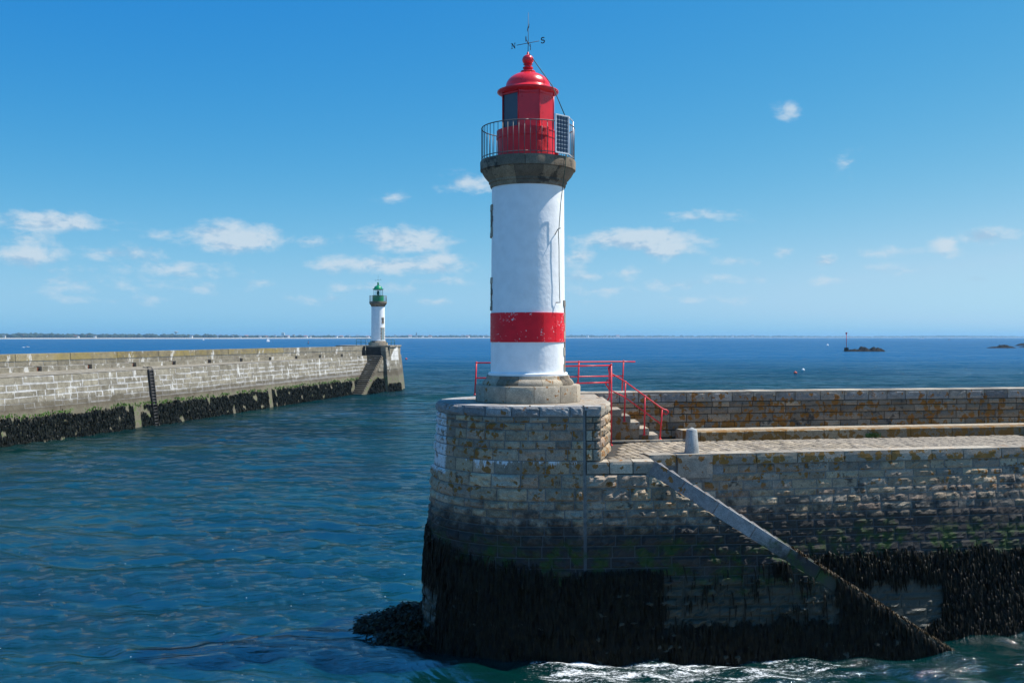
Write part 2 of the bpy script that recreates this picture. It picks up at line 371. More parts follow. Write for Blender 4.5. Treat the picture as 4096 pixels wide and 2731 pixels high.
# ------------------------------------------------------------------ masonry
def stone(Fn, s0, s1, z0, z1, mat, parent, name='stone', bulge=.03, rough=.03, depth=.10, cap=None, cell=.075, gap=.013, proud=0.0):
    nx = max(3, min(10, int((s1 - s0) / cell) + 1)); nz = max(3, min(6, int((z1 - z0) / (cell * .85)) + 1))
    a, b = s0 + gap, s1 - gap; V = []; seed = random.random() * 50; tilt = random.uniform(-.3, .3)
    for j in range(nz + 1):
        for i in range(nx + 1):
            u = i / nx; v = j / nz; s = a + (b - a) * u
            t = z1 - gap
            if cap: t = max(z0 + gap + .004, min(t, cap(s) - gap))
            z = z0 + gap + (t - z0 - gap) * v
            if 0 < i < nx and 0 < j < nz:
                s += random.uniform(-.25, .25) * (b - a) / nx; 
            P, n = Fn(s, z)
            e = (1 - abs(2 * u - 1) ** 7) * (1 - abs(2 * v - 1) ** 5)
            q = mnoise.noise(Vector((s * 5.5 + seed, z * 7.5, seed))) + .6 * mnoise.noise(Vector((s * 14 + seed, z * 16, seed * 2)))
            d = proud + (0 if e <= 1e-6 else .006 + e * max(-.01, bulge * (1 + tilt * (2 * v - 1)) + rough * q))
            V.append(P + n * d)
    w = nx + 1
    Fc = [(j * w + i, j * w + i + 1, (j + 1) * w + i + 1, (j + 1) * w + i) for j in range(nz) for i in range(nx)]
    ring = [i for i in range(nx)] + [j * w + nx for j in range(nz)] + [nz * w + i for i in range(nx, 0, -1)] + [j * w for j in range(nz, 0, -1)]
    k = len(V); cs, cz = (a + b) / 2, (z0 + z1) / 2; nn = Fn(cs, cz)[1]
    for r in ring: V.append(V[r] - nn * (depth + proud))
    L = len(ring); Fc += [(ring[q], k + q, k + (q + 1) % L, ring[(q + 1) % L]) for q in range(L)]
    P0, _ = Fn(cs, cz); V = [v - P0 for v in V]
    return link(name, V, Fc, mat, parent, loc=P0)

def courses(top, bottom, lo, hi):
    zs = [top]
    while zs[-1] > bottom: zs.append(zs[-1] - random.uniform(lo, hi))
    return zs
def lay(Fn, zs, s_a, s_b, wl, wh, mat, parent, skip=None, cap=None, bulge=(0, .05), rough=.03, name='stone', proud=0.0, **kw):
    """walls: one object per block, broken joints from course to course"""
    made = []
    for k in range(len(zs) - 1):
        z1, z0 = zs[k], zs[k + 1]; s = s_a; end = s_b(z0) if callable(s_b) else s_b
        first = True
        while s < end - .05:
            w = random.uniform(wl, wh) * (1.0 if z1 - z0 > .24 else .9)
            if first: w *= random.uniform(.45, 1.0); first = False
            e = s + w
            if end - e < wl * .55: e = end
            if not (skip and skip(s, e, z0, z1)):
                made.append(stone(Fn, s, e, z0, z1, mat, parent, name, random.uniform(*bulge), rough * random.uniform(.5, 1.3), cap=cap, proud=proud, **kw))
            s = e
    return made

# ---- pier head plan: flat front, round seaward end
PC = Vector((.47, 29.4, 0)); PR = 2.62; PZ = 6.73; XS = 1.92; WZ = 5.25
BAT = .075
def Fpier(s, z):
    """s runs from the vertical seam (x = XS) to the left and round the head"""
    o = BAT * (PZ - z); L = XS - PC.x
    if s < L: return Vector((XS - s, PC.y - PR - o, z)), Vector((0, -1, BAT)).normalized()
    a = (s - L) / PR; r = PR + o
    return Vector((PC.x - r * math.sin(a), PC.y - r * math.cos(a), z)), Vector((-math.sin(a), -math.cos(a), BAT)).normalized()
BS = .08
def Fbutt(x, z):
    return Vector((x, PC.y - PR - BAT * (PZ - z) + BS * (x - XS), z)), Vector((BS, -1, BAT)).normalized()
def Fside(t, z):
    """right flank of the pier head above the landing"""
    A, B, C = Vector((2.39, 26.83, 0)), Vector((2.82, 28.9, 0)), Vector((2.86, 33.2, 0)); L = (B - A).length
    if t < L: P = A + (B - A) * (t / L); d = (B - A).normalized()
    else: d = (C - B).normalized(); P = B + d * (t - L)
    return Vector((P.x, P.y, z)), Vector((d.y, -d.x, 0))
def quay_top(x): return 28.03 + .18 * (x - 2.4)
def quay_bot(x): return 28.02 + .095 * (x - 4)
def Fquay(x, z):
    f = max(-.2, min(1.0, z / WZ)); h = (1 - f) ** 1.25; d = quay_top(x) - quay_bot(x)
    return Vector((x, quay_top(x) - d * h, z)), Vector((.16, -1, .05 + .2 * (1 - f))).normalized()
ZT = lambda x: WZ if x < 3.85 else WZ - .64 * (x - 3.85)
CAPB = lambda x: ZT(x) - .40 if x > 3.62 else WZ - .33
QEND = 23.0

def pier():
    t = thing('pier_head', 'round battered granite pier head carrying the red and white lighthouse', 'pier', (PC.x, PC.y, 0))
    def part(o): o.location = Vector(o.location) - PC; return o
    zs = [6.73, 6.45, 6.29, 6.09, 5.81, 5.59, 5.28, 4.92, 4.55, 4.2, 3.97, 3.75, 3.54, 3.30, 3.02, 2.72, 2.44, 2.2, 1.92, 1.64, 1.4, 1.1, .8, .5, .2, -.15]
    SE = 1.45 + PR * 1.95
    for o in lay(Fpier, zs[:2], 0, SE, .6, .85, M_cope, t, bulge=(.02, .05), rough=.045, name='coping_stone', proud=.03): part(o)
    for o in lay(Fpier, zs[1:6], 0, SE, .42, .75, M_pier, t, bulge=(.01, .05), rough=.04): part(o)
    for o in lay(Fpier, zs[5:7], 0, SE, .55, .8, M_pier, t, bulge=(.0, .045), rough=.045): part(o)
    for o in lay(Fpier, zs[6:8], 0, SE, .5, .75, M_pier, t, bulge=(.0, .006), rough=.006): part(o)
    for o in lay(Fpier, zs[7:], 0, SE, .45, .82, M_pier, t, bulge=(.01, .08), rough=.08): part(o)
    # corner stack right of the seam
    cz = zs[:7]
    for k in range(6):
        z1, z0 = cz[k], cz[k + 1]; xs = [XS + .07, XS + .07 + (.18 if k % 2 else .24), 2.39] if k else [XS + .07, 2.39]
        for a, b in zip(xs, xs[1:]):
            part(stone(Fbutt, a, b, z0, z1, M_cope if k == 0 else M_pier, t, 'coping_stone' if k == 0 else 'stone', .02, .03, proud=.025 if k == 0 else 0))
    for k, (z1, z0) in enumerate(zip([6.73, 6.42, 6.14, 5.88, 5.55], [6.42, 6.14, 5.88, 5.55, 5.25])):
        cuts = [0.0, .75 if k % 2 else 1.2, 2.1, 2.9, 3.7, 4.5]
        for a, b in zip(cuts, cuts[1:]):
            part(stone(Fside, a, b, z0, z1, M_pier if k else M_smooth, t, 'stone', .05, .04))
    # mortar core, battered
    m = MB(); n = 40; rings = []
    for z in (-1.5, 5.2, 6.70):
        o = BAT * (PZ - z) - .012; P = []
        P.append((XS + .05, PC.y - PR - o, z))
        for k in range(n + 1):
            a = math.radians(200) * k / n; P.append((PC.x - (PR + o) * math.sin(a), PC.y - (PR + o) * math.cos(a), z))
        P += [(1.5, 34.2, z), (2.83, 34.2, z), (2.80, 28.9, z)]
        rings.append([(x - PC.x, y - PC.y, q) for x, y, q in P])
    L = len(rings[0]); V = sum(rings, []); Fc = [(k * L + i, k * L + (i + 1) % L, (k + 1) * L + (i + 1) % L, (k + 1) * L + i) for k in range(2) for i in range(L)]
    Fc = [f[::-1] for f in Fc]
    m.add(V, Fc); m.out('core', M_mortar, t)
    MB().prism([(x - PC.x, y - PC.y) for x, y in ((XS - .02, 26.80), (2.365, 26.845), (2.80, 28.88), (1.5, 28.9))], 4.9, 6.68).out('corner_core', M_mortar, t)
    # paving of the pier top: ring of coping tops and slabs
    L0 = XS - PC.x
    def top(pts, mat, nm, z=PZ - .004):
        q = MB(); c = Vector((sum(p[0] for p in pts) / len(pts), sum(p[1] for p in pts) / len(pts)))
        P = [(c.x + (p[0] - c.x) * .985 - PC.x, c.y + (p[1] - c.y) * .985 - PC.y) for p in pts]
        q.prism(P, z - .10, z); return q.out(nm, mat, t)
    a = -math.radians(0)
    cuts = [0.0]
    while cuts[-1] < 3.2: cuts.append(cuts[-1] + random.uniform(.2, .3))
    for k in range(len(cuts) - 1):
        p = []
        for r, seq in ((PR + .02, 1), (PR - .62, -1)):
            aa = [cuts[k] + (cuts[k + 1] - cuts[k]) * i / 3 for i in range(4)]
            for q in aa[::seq]: p.append((PC.x - r * math.sin(q), PC.y - r * math.cos(q)))
        if p[0][0] < 1.6 or p[0][1] < PC.y: top(p, M_cope, 'coping_slab')
    for x0, x1 in ((.49, 1.15), (1.15, 1.9), (1.95, 2.40)):
        top([(x0, 26.76), (x1, 26.76), (x1 + .04, 27.4), (x0 + .03, 27.4)], M_cope, 'coping_slab')
    # concrete fill inside
    inner = [(PC.x - (PR - .6) * math.sin(q), PC.y - (PR - .6) * math.cos(q)) for q in [math.pi * 1.02 * i / 24 for i in range(25)]]
    poly = [(2.72, 33.2), (2.74, 28.95), (2.38, 27.38)] + inner + [(.5, 33.3)]
    MB().prism([(x - PC.x, y - PC.y) for x, y in poly][::-1], PZ - .12, PZ - .012).out('paving_slab', M_smooth, t)
    return t

def buttress():
    O = Vector((6.0, 27.2, 0))
    t = thing('stair_buttress', 'triangular granite buttress with sloping coping running down into the water', 'buttress', O)
    def part(o): o.location = Vector(o.location) - O; return o
    zs = [4.92, 4.55, 4.2, 3.97, 3.75, 3.54, 3.30, 3.02, 2.72, 2.44, 2.2, 1.92, 1.64, 1.4, 1.1, .8, .5, .2, -.15]
    for a, b in zip([XS + .07, 2.62, 3.25], [2.62, 3.25, 3.84]):
        part(stone(Fbutt, a, b, 4.92, 5.25, M_smooth, t, 'coping_stone', .004, .006, proud=.012, depth=.1))
        q = MB(); P, n = Fbutt(a, 5.25); P2, _ = Fbutt(b, 5.25)
        q.prism([(P.x + .012 - O.x, P.y - O.y), (P2.x - .012 - O.x, P2.y - O.y), (P2.x - .012 - O.x, P2.y + .62 - O.y), (P.x + .012 - O.x, P.y + .62 - O.y)], 5.12, 5.246).out('coping_slab', M_smooth, t)
    end = lambda z: 3.85 + (WZ - .40 - z - .03) / .64
    for o in lay(Fbutt, zs, XS + .06, end, .55, .95, M_butt, t, cap=CAPB, bulge=(.02, .10), rough=.11): part(o)
    # sloping coping: rectangular blocks laid down the slope
    sl = math.atan(.64); ux, uz = math.cos(sl), -math.sin(sl); nx, nz = math.sin(sl), math.cos(sl); h = .36
    d = 0.0; Lm = (WZ + .5) / math.sin(sl)
    while d < Lm:
        ln = random.uniform(.85, 1.25); e = min(d + ln, Lm); V = []
        m = 5
        for fy in (0, 1):
            for i in range(m + 1):
                for hh in (0, 1):
                    q = d + .012 + (e - d - .024) * i / m
                    if d == 0 and i == 0 and hh == 1: q += .0
                    x = 3.85 + ux * q - nx * h * hh; z = WZ + uz * q - nz * h * hh
                    P, n = Fbutt(x, z); jit = Vector((0, random.uniform(-.008, .008), random.uniform(-.006, .006)))
                    V.append((P + n * .03 + jit) if fy == 0 else Vector((x, Fbutt(x, WZ - 2)[0].y + .52, z)))
        w = 2 * (m + 1); Fc = []
        for i in range(m):
            a = 2 * i; Fc += [(a, a + 1, a + 3, a + 2), (w + a, w + a + 2, w + a + 3, w + a + 1), (a, a + 2, w + a + 2, w + a), (a + 1, w + a + 1, w + a + 3, a + 3)]
        Fc += [(0, w, w + 1, 1), (2 * m, 2 * m + 1, w + 2 * m + 1, w + 2 * m)]
        c = sum(V, Vector()) / len(V); part(link('sloping_coping_stone', [v - c for v in V], Fc, M_diag, t, loc=c)); d = e
    # core and stair flight behind
    m = MB(); V = []; xs = [XS - .05, 3.6, 3.8] + [3.8 + .7 * i for i in range(1, 14)]
    for x in xs:
        zt = (4.9 if x < 3.7 else ZT(x) - .2)
        for back in (0, 1):
            for z in (-1.5, max(-1.4, zt)):
                P, n = Fbutt(x, z); V.append(P - n * .012 - O if not back else Vector((x, Fbutt(x, 3)[0].y + .5, z)) - O)
    Fc = []
    for i in range(len(xs) - 1):
        a = 4 * i; b = a + 4; Fc += [(a, b, b + 1, a + 1), (a + 2, a + 3, b + 3, b + 2), (a + 1, b + 1, b + 3, a + 3)]
    Fc += [(0, 1, 3, 2)]; m.add(V, Fc); m.out('core', M_mortar, t)
    m = MB()
    for i in range(24):
        x0 = 3.9 + i * .335; z = WZ - .22 - i * .215
        P = Fbutt(x0, 3)[0].y + .5; m.box((x0 + .17 - O.x, (P + quay_bot(x0) + .1) / 2 - O.y, z - .6 - O.z), (.335, max(.4, quay_bot(x0) + .6 - P), 1.2))
    m.out('stair_flight', M_diag, t)
    return t

def quay():
    O = Vector((10, 29.5, 0))
    t = thing('quay_wall', 'long granite quay wall with orange lichened coping beneath the paved walkway', 'quay', O)
    def part(o): o.location = Vector(o.location) - O; return o
    # coping with the bollard's big base stone let in
    xs = [3.9, 4.62]; bx = (4.70, 5.75)
    x = bx[1]
    cuts = [(3.88, 4.68), bx]
    while x < QEND - .5:
        w = random.uniform(1.0, 1.5); cuts.append((x, x + w)); x += w
    for a, b in cuts:
        base = (a, b) == bx
        part(stone(Fquay, a, b, 4.56 if base else 4.93, 5.25, M_smooth if base else M_quaycope, t, 'bollard_base_stone' if base else 'coping_stone', .004, .008, proud=.08 if base else .055, cell=.15))
        q = MB(); pa, pb = Fquay(a, 5.25)[0], Fquay(b, 5.25)[0]; pr = -.08 if base else -.055
        q.prism([(pa.x + .012 - O.x, pa.y + pr - O.y), (pb.x - .012 - O.x, pb.y + pr - O.y), (pb.x - .11 - O.x, pb.y + .52 - O.y), (pa.x - .09 - O.x, pa.y + .52 - O.y)], 5.10, 5.247)
        q.out('coping_slab', M_smooth, t)
    zs = [4.93] + courses(4.93, -.2, .20, .27)[1:]
    hid = lambda s, e, z0, z1: (z1 < ZT(e) - .35) or (s < bx[1] and e > bx[0] and z0 > 4.5)
    rows = []
    for k in range(len(zs) - 1):
        z1, z0 = zs[k], zs[k + 1]; s = 4.0 + random.uniform(-.3, 0)
        while s < (17.2 if z0 > 3 else 16.2):
            w = random.uniform(.42, .95) * (1.15 if random.random() < .2 else 1); e = s + w
            if z0 < 4.56 <= z1 + .2 or not (s < bx[1] and e > bx[0] and z0 >= 4.5):
                ov = s < bx[1] and e > bx[0] and z1 > 4.56
                if ov:
                    if s < bx[0] - .2: e = bx[0]
                    elif e > bx[1] + .2: s = bx[1]
                    else: s = bx[1]; continue
                if z1 > ZT(e) - .45: rows.append((s, e, z0, z1))
            s = e
    rows.sort(key=lambda r: r[0])
    for i, (s, e, z0, z1) in enumerate(rows[:330]):
        part(stone(Fquay, s, e, z0, z1, M_quay, t, 'stone', random.uniform(-.005, .03), .05 * random.uniform(.3, 1.3), cell=.085))
    # core body
    m = MB(); V = []; X = [XS + .2 + i * (QEND - XS) / 22 for i in range(23)]; Z = [-1.5, -.5, .3, 1, 1.7, 2.4, 3.1, 3.8, 4.5, 5.12]; L = len(Z) + 2
    for x in X:
        back = quay_top(x) + 6.6
        for z in Z:
            A, n = Fquay(x, z); V.append(A - n * .012 - O)
        V += [Vector((x, back, 5.12)) - O, Vector((x, back + .6, -1.5)) - O]
    Fc = [(L * i + k, L * i + L + k, L * i + L + k + 1, L * i + k + 1) for i in range(22) for k in range(L - 1)]
    Fc += [tuple(range(L)), tuple(range(22 * L, 23 * L))[::-1]]; m.add(V, Fc); m.out('core', M_mortar, t)
    return t

TH = math.atan(.18); UU = Vector((math.cos(TH), math.sin(TH), 0)); VV = Vector((-math.sin(TH), math.cos(TH), 0))
QO = Vector((2.4, 28.03, 0))
def Q(s, t, z=0.0): return QO + UU * s + VV * t + Vector((0, 0, z))
T_LEDGE = 3.42; T_PAR = 4.72

def walkway():
    o = MB()
    g = o
    P = [Fbutt(2.30, 5.2)[0], Fbutt(3.84, 5.2)[0] , Vector((3.86, quay_top(3.86), 0)), Q(21, 0), Q(21, T_LEDGE + .1), Q(.2, T_LEDGE + .1), Vector((2.7, 29, 0))]
    P = [Vector((p.x, p.y + (.05 if i < 2 else .06 if i < 4 else 0), 0)) for i, p in enumerate(P)]
    w = g.prism([(p.x, p.y) for p in P], 5.10, 5.205).out('walkway', M_mortard, None); w['kind'] = 'structure'
    cob = []
    s = .25
    while s < 15.6:
        wd = random.uniform(.20, .27); t = .56 + random.uniform(-.12, .05); lo = .56
        if s < 1.25: t = -.55
        while t < T_LEDGE - .03:
            ln = random.uniform(.24, .42); e = min(t + ln, T_LEDGE - .015)
            if T_LEDGE - e < .1: e = T_LEDGE - .015
            cob.append((s, s + wd, max(t, .56) if s > 1.3 else t, e)); t = e
        s += wd
    def cobble(s0, s1, t0, t1):
        m = MB(); g = .014; zt = 5.243 + random.uniform(-.012, .008); V = []
        sk = random.uniform(-.02, .02)
        for z, inn in ((5.16, 0), (zt - .022, 0), (zt, .03)):
            for a, b in ((s0 + g + inn, t0 + g + inn), (s1 - g - inn, t0 + g + inn), (s1 - g - inn, t1 - g - inn), (s0 + g + inn, t1 - g - inn)):
                V.append(Q(a + sk, b, z + random.uniform(-.004, .004)))
        Fc = [(k * 4 + i, k * 4 + (i + 1) % 4, k * 4 + 4 + (i + 1) % 4, k * 4 + 4 + i) for k in range(2) for i in range(4)] + [(8, 9, 10, 11)]
        return V, Fc
    cob = [c for c in cob if Q(c[0], c[2]).x > 2.62 + max(0, .2 * (Q(c[0], c[2]).y - 27))]
    cob.sort(key=lambda c: Q(c[0], c[2]).length)
    for c in cob[:300]:
        V, Fc = cobble(*c); P0 = sum(V, Vector()) / len(V); link('cobble', [v - P0 for v in V], Fc, M_cobble, w, loc=P0)
    m = MB()
    for c in cob[300:]: m.add(*cobble(*c))
    m.out('cobbles', M_cobble, w, kind='stuff')
    return w

def ledge_and_parapet():
    O = Q(8, T_LEDGE + .5)
    t = thing('stone_ledge', 'low granite ledge with rust coloured lichen along the parapet foot', 'ledge', O)
    s = 3.95; first = True
    while s < 19:
        w = .42 if first else random.uniform(1.3, 2.0); first = False
        m = MB(); b = [Q(s + .008, T_LEDGE), Q(s + w - .008, T_LEDGE), Q(s + w - .008, T_LEDGE + .55), Q(s + .008, T_LEDGE + .55)]
        V = []; zt = 5.545 + random.uniform(-.006, .006)
        n = 4
        for z, dt in ((5.15, 0), (zt - .03, 0), (zt, .03)):
            for k, q in enumerate(b):
                V.append(q + VV * (dt if k < 2 else 0) + Vector((0, random.uniform(-.006, .006), z)) - O)
        Fc = [(k * 4 + i, k * 4 + (i + 1) % 4, k * 4 + 4 + (i + 1) % 4, k * 4 + 4 + i) for k in range(2) for i in range(4)] + [(8, 9, 10, 11)]
        m.add(V, Fc).out('ledge_stone', M_ledge, t); s += w
    MB().prism([((Q(a, b) - O).x, (Q(a, b) - O).y) for a, b in ((3.99, T_LEDGE + .54), (20, T_LEDGE + .54), (20, T_PAR + .1), (3.99, T_PAR + .1))], 5.1, 5.535).out('ledge_fill', M_smooth, t)
    O2 = Q(8, T_PAR + .5)
    p = thing('parapet_wall', 'granite parapet wall with grey coping and orange lichen behind the walkway', 'wall', O2)
    def Fp(s, z): return Q(s, T_PAR, z), -VV
    for a in [0]:
        s = .4
        while s < 19:
            w = random.uniform(.62, .95)
            o = stone(Fp, s, s + w, 6.42, 6.75, M_paracope, p, 'coping_stone', .015, .02, cell=.12); o.location -= O2
            q = [Q(s + .01, T_PAR - .012) - O2, Q(s + w - .01, T_PAR - .012) - O2, Q(s + w - .01, T_PAR + 1.0) - O2, Q(s + .01, T_PAR + 1.0) - O2]
            MB().prism([(v.x, v.y) for v in q], 6.60, 6.752 + random.uniform(-.006, .006)).out('coping_slab', M_smooth, p)
            s += w
    for o in lay(Fp, [6.42, 6.24, 6.01, 5.74, 5.48, 5.25], .4, 17.2, .5, .95, M_para, p, bulge=(0, .02), rough=.02, cell=.12): o.location -= O2
    m = MB(); m.prism([((Q(a, b) - O2).x, (Q(a, b) - O2).y) for a, b in ((.3, T_PAR + .03), (20, T_PAR + .03), (20, T_PAR + .98), (.3, T_PAR + .98))], -1.4, 6.62)
    m.out('core', M_mortard, p)
    # steps from the walkway up to the pier head
    st = thing('stone_steps', 'flight of granite steps climbing from the walkway to the pier head', 'steps', (3.9, 32, 5.25))
    xr = [4.71, 4.40, 4.09, 3.79, 3.50, 3.19]; n = len(xr)
    for i in range(n):
        z1 = 5.25 + .207 * (i + 1); x1 = xr[i]; x0 = (xr[i + 1] if i + 1 < n else 2.88) - .03
        m = MB(); yn = 31.87 + .18 * (x1 - 4); V = []
        for z in (z1 - .205, z1 - .012, z1):
            e = .012 if z == z1 else 0
            for x, y in ((x0 - .02, yn + e), (x1 - e, yn + e), (x1 - e, yn + 1.28), (x0 - .02, yn + 1.28)): V.append((x - 3.9, y - 32, z - 5.25))
        Fc = [(k * 4 + a, k * 4 + (a + 1) % 4, k * 4 + 4 + (a + 1) % 4, k * 4 + 4 + a) for k in range(2) for a in range(4)] + [(8, 9, 10, 11), (3, 2, 1, 0)]
        m.add(V, Fc).out('step', M_smooth, st)
        # masonry under each step
        zt = z1 - .21; 
        if zt > 5.3: MB().box(((x0 + x1) / 2 - 3.9, yn + .65 - 32, (zt - 5.25) / 2), (x1 - x0 - .03, 1.24, zt - 5.25 - .004)).out('riser_block', M_para, st)
    MB().box((1.55, 32.13 - 32 + .02, .02), (1.3, .14, .05), TH).out('kerb', M_smooth, st)
    MB().box((0.02, 31.87 - 32 - .10, .03), (1.85, .16, .06), TH).out('kerb', M_smooth, st)
    b = thing('bollard', 'tapered granite bollard with conical top standing on the quay edge', 'bollard', (5.21, 28.86, 5.25))
    q = MB().lathe([(.0005, -.01), (.212, -.01), (.208, .03), (.155, .66), (.145, .675), (.0005, .735)], 28).out('shaft', M_plinth_b, b); autosmooth(q, 35)
    # weed growing at the ledge foot
    pl = thing('weed_plant', 'small green weed growing from the foot of the stone ledge', 'plant', Q(10.4, T_LEDGE - .03, 5.24))
    for k in range(34):
        a = random.uniform(0, 6.28); l = random.uniform(.08, .2); r = random.uniform(.02, .22); m = MB()
        x = random.uniform(-.22, .22); y = random.uniform(-.06, .0); tip = Vector((x + .5 * r * math.cos(a), y + .3 * r * math.sin(a) - .02, l)); w = .022
        m.add([(x - .006, y, 0), (x + .006, y, 0), (tip.x + w, tip.y, tip.z * .7), (tip.x, tip.y, tip.z), (tip.x - w, tip.y - .01, tip.z * .7)], [(0, 1, 2, 3, 4)]).out('leaf', M_plant, pl)
M_plinth_b = stone_mat('bollard_granite', [(.42, .44, .44), (.42, .44, .44)], 0, tide=False, black=0, bstr=.25)

def rail_set(name, label, posts, rails, mat, r=.022, cat='railing', extra=None, org=None):
    o = Vector(org if org else posts[0][0]); t = thing(name, label, cat, o)
    for a, b in posts:
        a, b = Vector(a), Vector(b); m = MB().tube([a - o, b - o], r * 1.15, 8).sphere(b - o, r * 1.6, 8, 6)
        m.lathe([(.05, 0), (.05, .02), (r, .05)], 8, c=a - o); m.out('post', mat, t, True)
    for pts in rails: MB().tube([Vector(p) - o for p in pts], r, 8).out('rail', mat, t, True)
    return t
def railings():
    Yp = 30.7
    a = (-1.2, 32.2); posts = []
    seq = [(-1.2, 32.2), (.55, 32.9), (2.2, 33.45), (3.76, 34.0)]
    for x, y in seq: posts.append(((x, y, 6.72), (x + .05, y, 7.77)))
    r1 = [(x + .05, y, 7.76) for x, y in seq] + [(4.22, 34.12, 7.75)]
    r2 = [(x + .02, y, 7.27) for x, y in seq]
    rail_set('red_railing', 'red painted tube railing behind the lighthouse on the seaward edge', posts, [r1, r2], M_redrail)
    Y = 31.83; posts = [((3.06, 30.7, 5.25), (3.06, 30.7, 7.75)), (W(2497, 1686, Y), W(2502, 1527, Y)), (W(2577, 1740, Y + .1), W(2580, 1584, Y + .1)), (W(2640, 1757, Y + .2), W(2649, 1634, Y + .2))]
    posts = [tuple(Vector(q) for q in p) for p in posts]
    top = [posts[0][1] + Vector((0, .1, -.27)), posts[1][1], posts[2][1], posts[3][1]]
    e = posts[3][1]
    curl = [e + Vector((.12 + .07 * math.sin(k), 0, -.11 + .07 * math.cos(k))) for k in [.2 + .55 * i for i in range(9)]]
    low = [posts[0][1] + Vector((0, .1, -.80)), W(2499, 1588, Y), W(2578, 1646, Y + .1), W(2643, 1694, Y + .2)]
    t = rail_set('stair_railing', 'red painted handrail beside the steps with curled end', posts,
        [[(1.55, 30.3, 7.71), (3.06, 30.7, 7.72)], [(1.95, 30.3, 7.19), (3.06, 30.7, 7.20)], top + curl, low,
         [(2.96, 30.7, 6.55), (2.93, 30.7, 6.62), (3.0, 30.7, 6.75), (3.0, 30.7, 7.7)],
         [posts[0][1] + Vector((0, 0, -.05)), posts[0][1] + Vector((-.09, 0, -.1)), posts[0][1] + Vector((-.05, 0, -.3))],
         [posts[0][1] + Vector((0, 0, -.5)), posts[0][1] + Vector((-.13, 0, -.48)), posts[0][1] + Vector((-.17, 0, -.6)), posts[0][1] + Vector((-.05, 0, -.78))]], M_redrail)

# ------------------------------------------------------------------ lighthouse
def sect(prof, a0, a1, n, name, mat, parent, gap=.006, smooth=True):
    rm = max(p[0] for p in prof); g = gap / rm
    o = MB().lathe(prof, n, a0 + g, a1 - g, closed=True).out(name, mat, parent); return autosmooth(o, 38) if smooth else o
def letter_N(m, c, ax, up, h, th):
    w = h * .72; f = lambda u, v: c + ax * (u * w) + up * (v * h)
    bar = lambda a, b, t: strip(m, [f(*a), f(*b)], ax, up, t, th)
    bar((-.38, -.5), (-.38, .5), .10 * h); bar((.38, -.5), (.38, .5), .10 * h); bar((-.40, .5), (.40, -.5), .2 * h)
    for u, v in ((-.42, -.48), (-.48, .48), (.38, .48)): bar((u - .2, v), (u + .2, v), .07 * h)
def letter_S(m, c, ax, up, h, th):
    pts = []
    for k in range(11): a = math.radians(20 + 250 * k / 10); pts.append((.26 * math.cos(a), .25 + .24 * math.sin(a)))
    for k in range(1, 11): a = math.radians(90 - 250 * k / 10); pts.append((.30 * math.cos(a), -.24 + .26 * math.sin(a)))
    for k in range(len(pts) - 1):
        t = .09 + .10 * math.sin(math.pi * ((k + 5) / (len(pts) + 8)))
        strip(m, [c + ax * (pts[k][0] * h) + up * (pts[k][1] * h), c + ax * (pts[k + 1][0] * h) + up * (pts[k + 1][1] * h)], ax, up, t * h, th)
    for u, v in ((.24, .40), (-.28, -.38)): strip(m, [c + ax * (u * h) + up * ((v - .1) * h), c + ax * (u * h) + up * ((v + .1) * h)], ax, up, .07 * h, th)
def letter_poly(m, c, ax, up, h, th, polys, t=.13):
    for P in polys:
        for a, b in zip(P, P[1:]): strip(m, [c + ax * (a[0] * h) + up * (a[1] * h), c + ax * (b[0] * h) + up * (b[1] * h)], ax, up, t * h, th)
def strip(m, ab, ax, up, w, th):
    a, b = ab; d = (b - a).normalized(); nrm = ax.cross(up).normalized(); s = d.cross(nrm) * (w / 2); k = nrm * (th / 2); d2 = d * w * .2
    V = [a - d2 - s - k, a - d2 + s - k, b + d2 + s - k, b + d2 - s - k, a - d2 - s + k, a - d2 + s + k, b + d2 + s + k, b + d2 - s + k]
    m.add(V, [(3, 2, 1, 0), (4, 5, 6, 7), (0, 1, 5, 4), (1, 2, 6, 5), (2, 3, 7, 6), (3, 0, 4, 7)])

